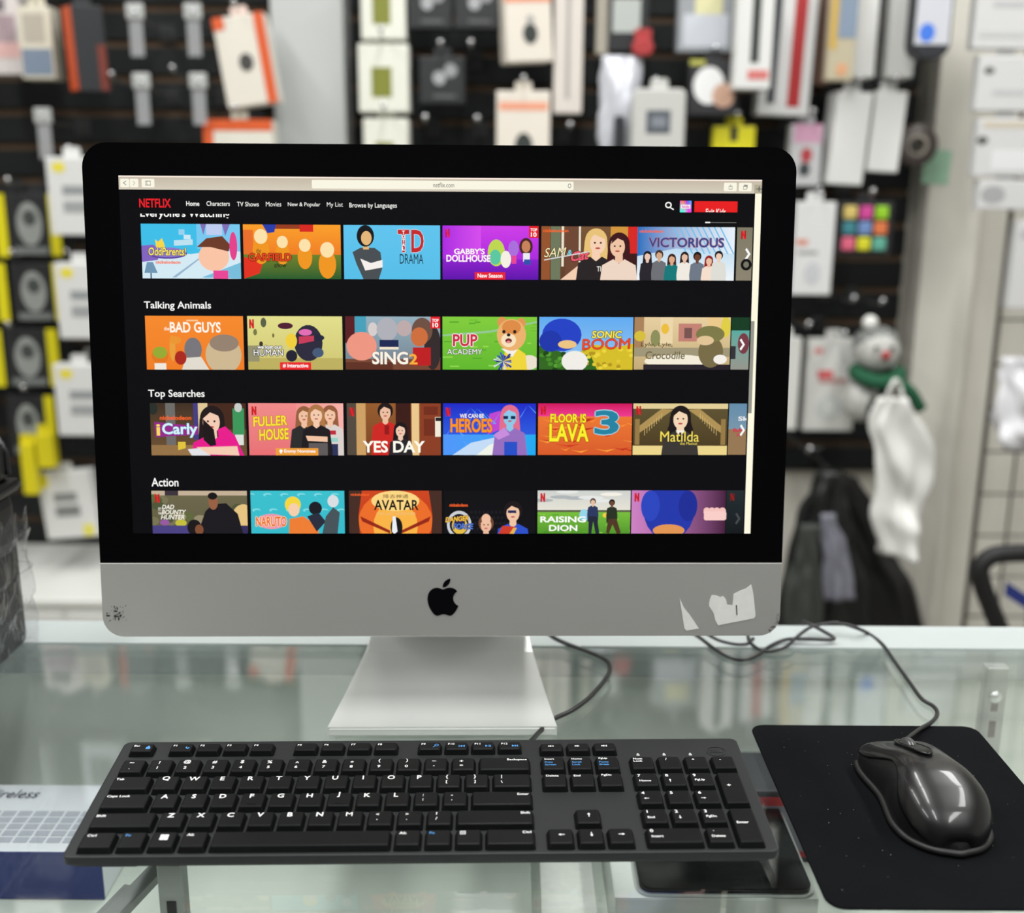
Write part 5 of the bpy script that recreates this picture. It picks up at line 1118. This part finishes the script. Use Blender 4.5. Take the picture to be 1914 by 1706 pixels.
# silver pouch
def pouch(name, label, x0, y0, x1, y1, col, Y, fold=.006, rough=.25, taper=.85, seed=1):
    p = at_y((x0 + x1) / 2, y1, Y); w = (at_y(x1, y0, Y) - at_y(x0, y0, Y)).length; h = at_y(x0, y0, Y).z - p.z; r2 = random.Random(seed); vs = []; fs = []
    nz, na = 20, 26
    for i in range(nz + 1):
        t = i / nz; ww = w / 2 * (taper + (1 - taper) * t) ; dd = .028 * math.sin(math.pi * min(1, .08 + t * .9)) + .003
        for k in range(na):
            a = math.tau * k / na; f_ = fold * math.sin(3 * a + t * 5 + seed) + fold * .7 * math.sin(7 * a - t * 7) + r2.uniform(-.4, .4) * fold
            vs.append(((ww + f_) * math.cos(a), (dd + f_ * .6) * math.sin(a), t * h))
    for i in range(nz):
        for k in range(na): fs.append((i * na + k, i * na + (k + 1) % na, (i + 1) * na + (k + 1) % na, (i + 1) * na + k))
    fs.append(tuple(range(na))[::-1]); fs.append(tuple(nz * na + k for k in range(na)))
    o = link(name, mesh(vs, fs, True), pm(name + '_%d' % seed, col, rough, .1), None, p); tag(o, label, 'pouch'); return o
o = pouch('silver_pouch', 'crumpled silver white pouch hanging beside the grey-window pack', 1118, 104, 1190, 300, (206, 208, 216), 2.44, seed=3)
link('cut_out', box(-.012, -.034, .02, .012, -.030, .09, .002, 1), flat((44, 46, 52)), o)
pack('blister_pack', 'pale grey pack with dark window rectangle', 'pack', 1182, 166, 1280, 310, (196, 196, 192), [(.26, .28, .72, .58, (84, 90, 98)), (.36, .36, .64, .5, (130, 136, 144))], Y=2.36, depth=.03, round_=.12)
pack('accessory_pack', 'grey pack with pale yellow top label', 'pack', 1268, -30, 1370, 98, (150, 154, 158), [(.30, .12, .80, .44, (214, 210, 164)), (.1, .44, .92, .92, (196, 200, 208))], Y=2.45, depth=.04)
pack('accessory_pack', 'black pack with bright white and tan picture', 'pack', 1288, 112, 1382, 216, (42, 42, 46), [(.08, .12, .70, .80, (236, 236, 236), 'ell'), (.46, .42, .92, .86, (206, 166, 144), 'ell'), (0, 0, .3, .1, (180, 180, 90))], Y=2.43, depth=.04)
pack('long_box', 'long white box with one black stripe and red lettering block', 'box', 1378, -60, 1446, 168, (222, 222, 220), [(.40, 0, .64, .78, (52, 58, 54)), (.35, .84, .92, .92, (210, 120, 116))], Y=2.38, depth=.05)
pack('long_box', 'long white box with black edge and red centre stripe', 'box', 1426, -60, 1524, 218, (214, 214, 214), [(.16, 0, .32, .92, (62, 66, 72)), (.56, 0, .80, .94, (168, 40, 42))], Y=2.46, depth=.05, tilt=.03)
pack('yellow_pack', 'bright yellow V-notched pack peeking above the monitor', 'pack', 1332, 236, 1410, 330, (222, 214, 30), [(.40, 0, .58, .3, (40, 40, 34))], Y=2.46, depth=.03)
pack('narrow_box', 'dull brown narrow box between the striped boxes and the yellow card', 'box', 1524, -60, 1558, 160, (104, 78, 64), [], Y=2.52, depth=.05)
pack('carded_pack', 'tan and blue patterned card with orange dot', 'pack', 1552, -60, 1602, 152, (186, 176, 150), [(0, 0, .3, .72, (196, 164, 84)), (.3, .25, 1, .62, (130, 146, 166)), (.34, .84, .74, .96, (214, 160, 120), 'ell')], Y=2.40, depth=.03)
TW = 'tall plain white box with grey side in the upper right pair'
for TW, x0, x1 in (('tall plain white box beside the tan patterned card', 1594, 1642), ('tall plain white box beside the round-ended blue spot pack', 1666, 1716)):
    o = pack('tall_box', TW, 'box', x0, -80, x1, 146, WHT2, [], Y=2.45, depth=.09, group='upper right tall white boxes', yaw=-.1)
TW2 = 'tall plain white box in the lower right pair'
for TW2, (x0, y0, x1, y1) in (('longer tall white box above the nine-colour pack', (1556, 172, 1622, 346)), ('shorter tall white box beside the dark tape roll', (1630, 170, 1688, 322))):
    pack('tall_box', TW2, 'box', x0, y0, x1, y1, WHT2, [], Y=2.45, depth=.08, group='lower right tall white boxes', tilt=.05)
pack('round_pack', 'round-ended white pack with a blue star spot and dark foot', 'pack', 1712, -90, 1784, 112, (40, 42, 48), [(.04, 0, .94, .86, (206, 208, 216)), (.14, .66, .56, .84, (70, 124, 226), 'ell')], Y=2.36, depth=.05, round_=.42, hk=False)
o = pack('toy_pack', 'pink topped clear pack with red and dark picture beside the monitor corner', 'pack', 1476, 232, 1536, 348, (190, 190, 192), [(.1, 0, .95, .3, (206, 156, 182)), (.34, .38, .70, .62, (176, 64, 70), 'ell'), (.3, .62, .66, .84, (60, 66, 68), 'ell')], Y=2.47, depth=.04)
p = at_y(1710, 272, 2.55); o = link('tape_roll', ring(.045, .022, -.018, .018), pm('brown_grey_tape', (86, 78, 74), .4), None, p); tag(o, 'dark brown tape roll hanging at the edge of the slatwall', 'tape roll')
link('cardboard_core', ring(.0225, .019, -.0185, .0185), pm('core_card', (196, 188, 176), .7), o)
p = at_y(1727, 312, 2.598); q = at_y(1752, 312, 2.598); hw = q.x - p.x
o = link('paper_note', box(-hw, -.001, -.038, hw, 0, .038), pm('mint_paper', (164, 206, 178), .7), None, (p.x + .03, 2.5995, p.z), (0, .05, 0)); tag(o, 'mint green paper note stuck on the cream pier', 'note')
pack('white_box', 'white box with faint red print right above the black slat gap', 'box', 1484, 378, 1558, 552, (220, 220, 220), [(.05, .40, .34, .46, (214, 140, 120)), (.1, .52, .6, .56, (160, 160, 160)), (.3, .64, .7, .88, (200, 202, 206), 'ell')], Y=2.45, depth=.05)
cg = pack('sticker_pack', 'black pack with nine coloured squares in a grid', 'pack', 1564, 378, 1668, 478, (40, 40, 42), [], Y=2.47, depth=.02, group=None)
bb = [v.co for v in cg.data.vertices]; gw = max(v.x for v in bb); gh = max(v.z for v in bb)
for k, cc in enumerate(((214, 190, 110), (206, 70, 150), (150, 206, 40), (60, 130, 140), (110, 140, 190), (220, 120, 70), (220, 100, 130), (214, 210, 40), (96, 170, 150))):
    x = -gw + .012 + (k % 3) * (2 * gw - .02) / 3; z = gh - .008 - (k // 3) * (2 * gh - .014) / 3
    link('colour_block', box(x, -.008, z - (2 * gh - .03) / 3, x + (2 * gw - .036) / 3, .001, z, .003, 1), flat(cc), cg)
RP = [(.12, .10, .3, .16, (210, 130, 130)), (.22, .34, .52, .42, (214, 90, 96)), (.26, .42, .8, .48, (190, 150, 146)), (.22, .62, .78, .86, (200, 204, 202), 'ell'), (.4, .66, .6, .82, (226, 228, 226))]
pack('white_box', 'white flat box with red print hanging beside the snowman ornament', 'box', 1506, 634, 1600, 806, (218, 218, 214), RP, Y=2.51, depth=.025)
pack('white_box', 'white flat box half hidden behind the monitor edge', 'box', 1430, 632, 1494, 804, (214, 214, 210), [], Y=2.45, depth=.025)
for (x, y) in ((1533, 358), (1650, 360), (1596, 556), (1512, 604), (1568, 622), (1514, 838), (1570, 884), (1392, 222)): hook_px(x, y)
# rows higher up the wall, seen mirrored in the glass
HI = [('pale', (214, 214, 208)), ('grey', (150, 154, 156)), ('cream', (208, 200, 184)), ('charcoal', (44, 46, 48)), ('silver', (190, 194, 200))]
for r_, z in ((0, 1.02), (1, 1.24), (2, 1.46)):
    for k in range(14):
        x = -1.62 + k * .20 + (.05 if r_ % 2 else 0)
        if xp0 - .1 < x < xr0 + .06 or x > xr1 - .05: continue
        nm, cc = HI[(k * 3 + r_ * 2) % 5]; w, h = .10 + .02 * ((k + r_) % 3), .15 + .02 * (k % 2)
        o = link('upper_row_carton', box(-w / 2, 0, -h / 2, w / 2, .05, h / 2, .003, 1), flat(cc), None, (x, 2.46, z)); tag(o, '%s carton on the upper hooks mirrored in the counter glass' % nm, 'box', '%s cartons on the upper hooks' % nm)
        if cc[0] > 100: link('printed_panel', box(-w * .3, -.0006, -h * .25, w * .3, .001, h * .2), flat((96, 100, 104)), o)
        link('hang_tab', box(-.016, .02, h / 2 - .001, .016, .0212, h / 2 + .03), flat(cc), o); hook(x, z + h / 2 + .018)

# ------------------------------------------------------------------ snowman ornament, bags, right-hand rack
sc_ = at_y(1640, 655, 2.44); snow = empty('snowman_ornament', (sc_.x, 2.44, sc_.z - .16)); tag(snow, 'plush snowman ornament with red nose and green scarf', 'ornament')
M_plush = pm('plush_grey_white', (186, 186, 182), .9, noise=.2, nscale=60, bump=.5, bscale=200)
link('head', ball(.050, (0, 0, .16), (1, .9, .95)), M_plush, snow)
link('hat', ball(.052, (0, .012, .178), (1, .9, .7)), pm('plush_grey', (120, 122, 120), .9), snow)
link('pompom', ball(.017, (-.022, 0, .222)), pm('pompom_white', (230, 230, 226), .95), snow)
link('nose', ball(.010, (.004, -.048, .156)), pm('red_felt', (168, 40, 48), .8), snow)
for s_ in (-1, 1): link('eye', ball(.005, (s_ * .018, -.044, .172)), pm('eye_bead', (20, 20, 20), .2), snow)
M_scarf = pm('green_scarf_knit', (24, 84, 56), .9, bump=.5, bscale=300)
link('scarf', tube(catmull([(-.046, -.01, .108), (-.02, -.044, .098), (.02, -.046, .098), (.050, -.012, .110), (.03, .03, .112), (-.03, .03, .112), (-.046, -.01, .108)], 6), .017, 8), M_scarf, snow)
link('scarf_tail', tube(catmull([(.03, -.044, .10), (.065, -.046, .075), (.095, -.04, .035)], 6), .014, 8, radii=None), M_scarf, snow)
link('body', ball(.044, (-.028, .0, .045), (.9, .85, 1.1)), M_plush, snow); link('belly_opening', ball(.016, (-.012, -.034, .035), (.8, .4, 1.4)), pm('dark_felt', (24, 24, 22), .9), snow)
hook(sc_.x, sc_.z + .10)
def drape(name, label, cat, tops, bots, col, Y, rough=.35, folds=9, amp=.012, depth=.05, seed=0, metal=0.0, mat=None):
    """hanging bag: closed folded tube between a top and a bottom span given as photo pixels ((x0,x1,y) lists)"""
    spans = tops + bots; r2 = random.Random(seed); vs = []; fs = []; na = 44
    rows = []
    for (x0, x1, y) in spans: a = at_y(x0, y, Y); b = at_y(x1, y, Y); rows.append(((a.x + b.x) / 2, (b.x - a.x) / 2, (a.z + b.z) / 2))
    R2 = catmull([Vector(r) for r in rows], 6); z0 = R2[-1].z; x0 = R2[-1].x; n = len(R2)
    ph = [r2.uniform(0, 6.28) for _ in range(4)]
    for i, r in enumerate(R2):
        t = i / (n - 1)
        for k in range(na):
            a = math.tau * k / na; f_ = amp * (.25 + t) * (math.sin(folds * a + ph[0] + t * 1.5) + .6 * math.sin((folds * 1.7) * a + ph[1] - t * 3)) * .6
            f_ += amp * 1.3 * noise.noise(Vector((math.cos(a) * 1.6, math.sin(a) * 1.6 + seed, t * 5.0)))
            vs.append((r.x - x0 + (r.y + f_) * math.cos(a), (depth * (.35 + .65 * t) + f_) * math.sin(a), r.z - z0))
    for i in range(n - 1):
        for k in range(na): fs.append((i * na + k, (i + 1) * na + k, (i + 1) * na + (k + 1) % na, i * na + (k + 1) % na))
    fs.append(tuple(range(na))); fs.append(tuple((n - 1) * na + k for k in range(na))[::-1])
    o = link(name, mesh(vs, fs, True), mat or pm(name + '_stuff_%d' % seed, col, rough, metal), None, (x0, Y, z0)); tag(o, label, cat); return o
wb = drape('plastic_bag', 'white plastic carrier bag hanging below the green scarf', 'bag', [(1655, 1696, 742), (1622, 1716, 800)], [(1636, 1742, 862), (1648, 1730, 930), (1642, 1722, 985), (1650, 1704, 1034)], (224, 224, 220), 2.34, .35, 3, .022, .03, 5)
def bigpoly(par, pts, mat, name='printed_panel'): return link(name, mesh(pts, [tuple(range(len(pts)))]), mat, par)
a = at_y(1672, 740, 2.34) - wb.location
link('handle', tube(catmull([(a.x - .02, 0, a.z - .01), (a.x - .012, -.006, a.z + .02), (a.x + .0, 0, a.z + .035), (a.x + .012, .006, a.z + .02), (a.x + .02, 0, a.z - .01)], 6), .005, 8), pm('bag_film', (218, 218, 214), .35), wb)
hook(at_y(1672, 690, 2.42).x, at_y(1672, 690, 2.42).z - .01)
drape('black_bag', 'shiny black bag hanging open and wide, left of the bundle', 'bag', [(1530, 1575, 880), (1505, 1585, 940)], [(1480, 1600, 1020), (1462, 1612, 1100), (1452, 1625, 1230)], (22, 24, 23), 2.38, .3, 7, .014, .05, 11)
drape('black_bag', 'long matte black bag slanting down to the right of the bundle', 'bag', [(1550, 1600, 890), (1560, 1630, 950)], [(1585, 1672, 1030), (1610, 1705, 1100), (1630, 1745, 1230)], (14, 14, 16), 2.52, .5, 6, .012, .05, 12)
drape('sheen_patch', 'pale lilac grey sheen patch between the hanging black bags', 'sheen', [(1535, 1560, 960), (1535, 1575, 1010)], [(1538, 1586, 1060), (1536, 1592, 1118)], (120, 120, 132), 2.29, .5, 5, .006, .02, 13)  # sheen on the bag bundle, put in as a paler draped shape
drape('sheen_patch', 'dark olive grey sheen patch over the left black bag', 'sheen', [(1500, 1530, 980), (1486, 1530, 1040)], [(1470, 1530, 1100), (1464, 1530, 1200)], (54, 58, 54), 2.27, .5, 5, .008, .02, 14)  # greenish grey sheen of the left bag, built as a coloured shape
hook(at_y(1560, 885, 2.42).x, at_y(1560, 882, 2.42).z)
# wire grid rack standing at the right
gx0 = at_y(1832, 900, 2.42).x; gz1 = 1.3; M_wire = pm('grid_wire_grey', (112, 108, 102), .4, .6)
rack = empty('grid_rack', (gx0 + .3, 2.42, FLOOR)); tag(rack, 'grey wire grid rack standing in front of the cream wall', 'rack')
for k in range(9):
    x = -.3 + k * .075; link('wire', tube([(x, 0, .0), (x, 0, gz1 - FLOOR)], .0032 if 0 < k < 8 else .006, 6), M_wire, rack)
for k in range(22):
    z = .08 + k * .10; link('wire', tube([(-.3, -.006, z), (.3, -.006, z)], .0032, 6), M_wire, rack)
for s_ in (-1, 1): link('foot', box(s_ * .3 - .012, -.2, 0, s_ * .3 + .012, .16, .02, .003, 1), M_wire, rack)
RG = [(1822, -20, 1930, 92, 'white pack with grey lettering lines at the top of the grid rack', [(.3, .2, .9, .3, (190, 190, 192)), (.1, .7, .9, .8, (200, 200, 200))]),
      (1826, 104, 1930, 208, 'white pack with small dark spots second on the grid rack', [(.1, .2, .3, .34, (110, 110, 108), 'ell'), (.3, .6, .9, .7, (196, 196, 198))]),
      (1824, 222, 1930, 330, 'white pack with beige band third on the grid rack', [(.1, .05, .9, .16, (206, 196, 178)), (.0, .3, .2, .45, (96, 96, 96), 'ell'), (.3, .55, .95, .9, (228, 228, 230))]),
      (1828, 336, 1930, 392, 'grey-white pack low in the upper group of the grid rack', [(.05, .2, .5, .8, (170, 170, 172), 'ell')]),
      (1892, 414, 1960, 578, 'white pack alone at the grid rack edge', [(.1, .1, .9, .2, (190, 190, 194))])]
for (x0, y0, x1, y1, lb, pr) in RG:
    o = pack('rack_pack', lb, 'pack', x0, y0, x1, y1, (212, 212, 212), pr, Y=2.37, depth=.03, hk=False)
drape('plastic_bag', 'white plastic bag bulging on the grid rack', 'bag', [(1880, 1920, 668), (1868, 1950, 720)], [(1856, 1960, 780), (1870, 1960, 835)], (222, 222, 226), 2.34, .35, 3, .018, .04, 21)
# black padded handle with blue strap, lower right
hY = 1.9
def hp(x, y): return at_y(x, y, hY)
ctr = hp(1900, 1100); cart = empty('cart_handle', (ctr.x, hY, FLOOR)); tag(cart, 'black padded curved cart handle with blue strap behind the counter', 'cart')
P = [hp(2010, 1038), hp(1950, 1034), hp(1890, 1034), hp(1852, 1040), hp(1832, 1062), hp(1836, 1092), hp(1850, 1130), hp(1872, 1185), hp(1890, 1240)]
Pl = [p - Vector((ctr.x, hY, FLOOR)) for p in P]; last = Pl[-1]; Pl.append(Vector((last.x + .03, .0, last.z * .5)));
link('padded_grip', tube(catmull(Pl, 6), .017, 10), pm('foam_black', (16, 16, 18), .6), cart)
link('leg', tube([Pl[-1], Vector((Pl[-1].x + .02, 0, 0.005))], .012, 10), M_alud, cart)
a = hp(1872, 1092) - Vector((ctr.x, hY, FLOOR)); b = hp(1960, 1150) - Vector((ctr.x, hY, FLOOR))
link('strap', mesh([(a.x, -.02, a.z + .012), (b.x, -.02, b.z + .012), (b.x, -.02, b.z - .014), (a.x, -.02, a.z - .014), (a.x, -.016, a.z + .012), (b.x, -.016, b.z + .012), (b.x, -.016, b.z - .014), (a.x, -.016, a.z - .014)], [(0, 1, 2, 3), (7, 6, 5, 4), (0, 4, 5, 1), (1, 5, 6, 2), (2, 6, 7, 3), (3, 7, 4, 0)]), pm('blue_webbing', (32, 48, 120), .7), cart)
# white low cabinet below the left slatwall
cb = empty('low_cabinet', (-1.25, 2.45, FLOOR)); tag(cb, 'low white cabinet under the left slatwall', 'cabinet')
link('body', box(-.75, -.17, 0, xl + 1.25 - .01, .205, .445, .004, 1), M_white, cb)
link('top', box(-.76, -.18, .445, xl + 1.25, .206, .463, .003, 1), M_white, cb)
for k in range(3): 
    x0 = -.74 + k * .5; d_ = link('door', box(x0, -.176, .03, x0 + .485, -.169, .43, .002, 1), M_white, cb); link('knob', ball(.012, (x0 + .45, -.186, .36)), M_chrome, d_)
p = at_y(77, 1136, 2.27)
# ceiling lamp housings
for (lx, ly) in LAMPS:
    o = link('tube_lamp', box(-.10, -.62, 0, .10, .62, .04, .006, 1), M_white, None, (lx, ly, CEIL - .0401)); tag(o, 'white ceiling tube lamp housing over the shop', 'lamp', 'ceiling tube lamps')
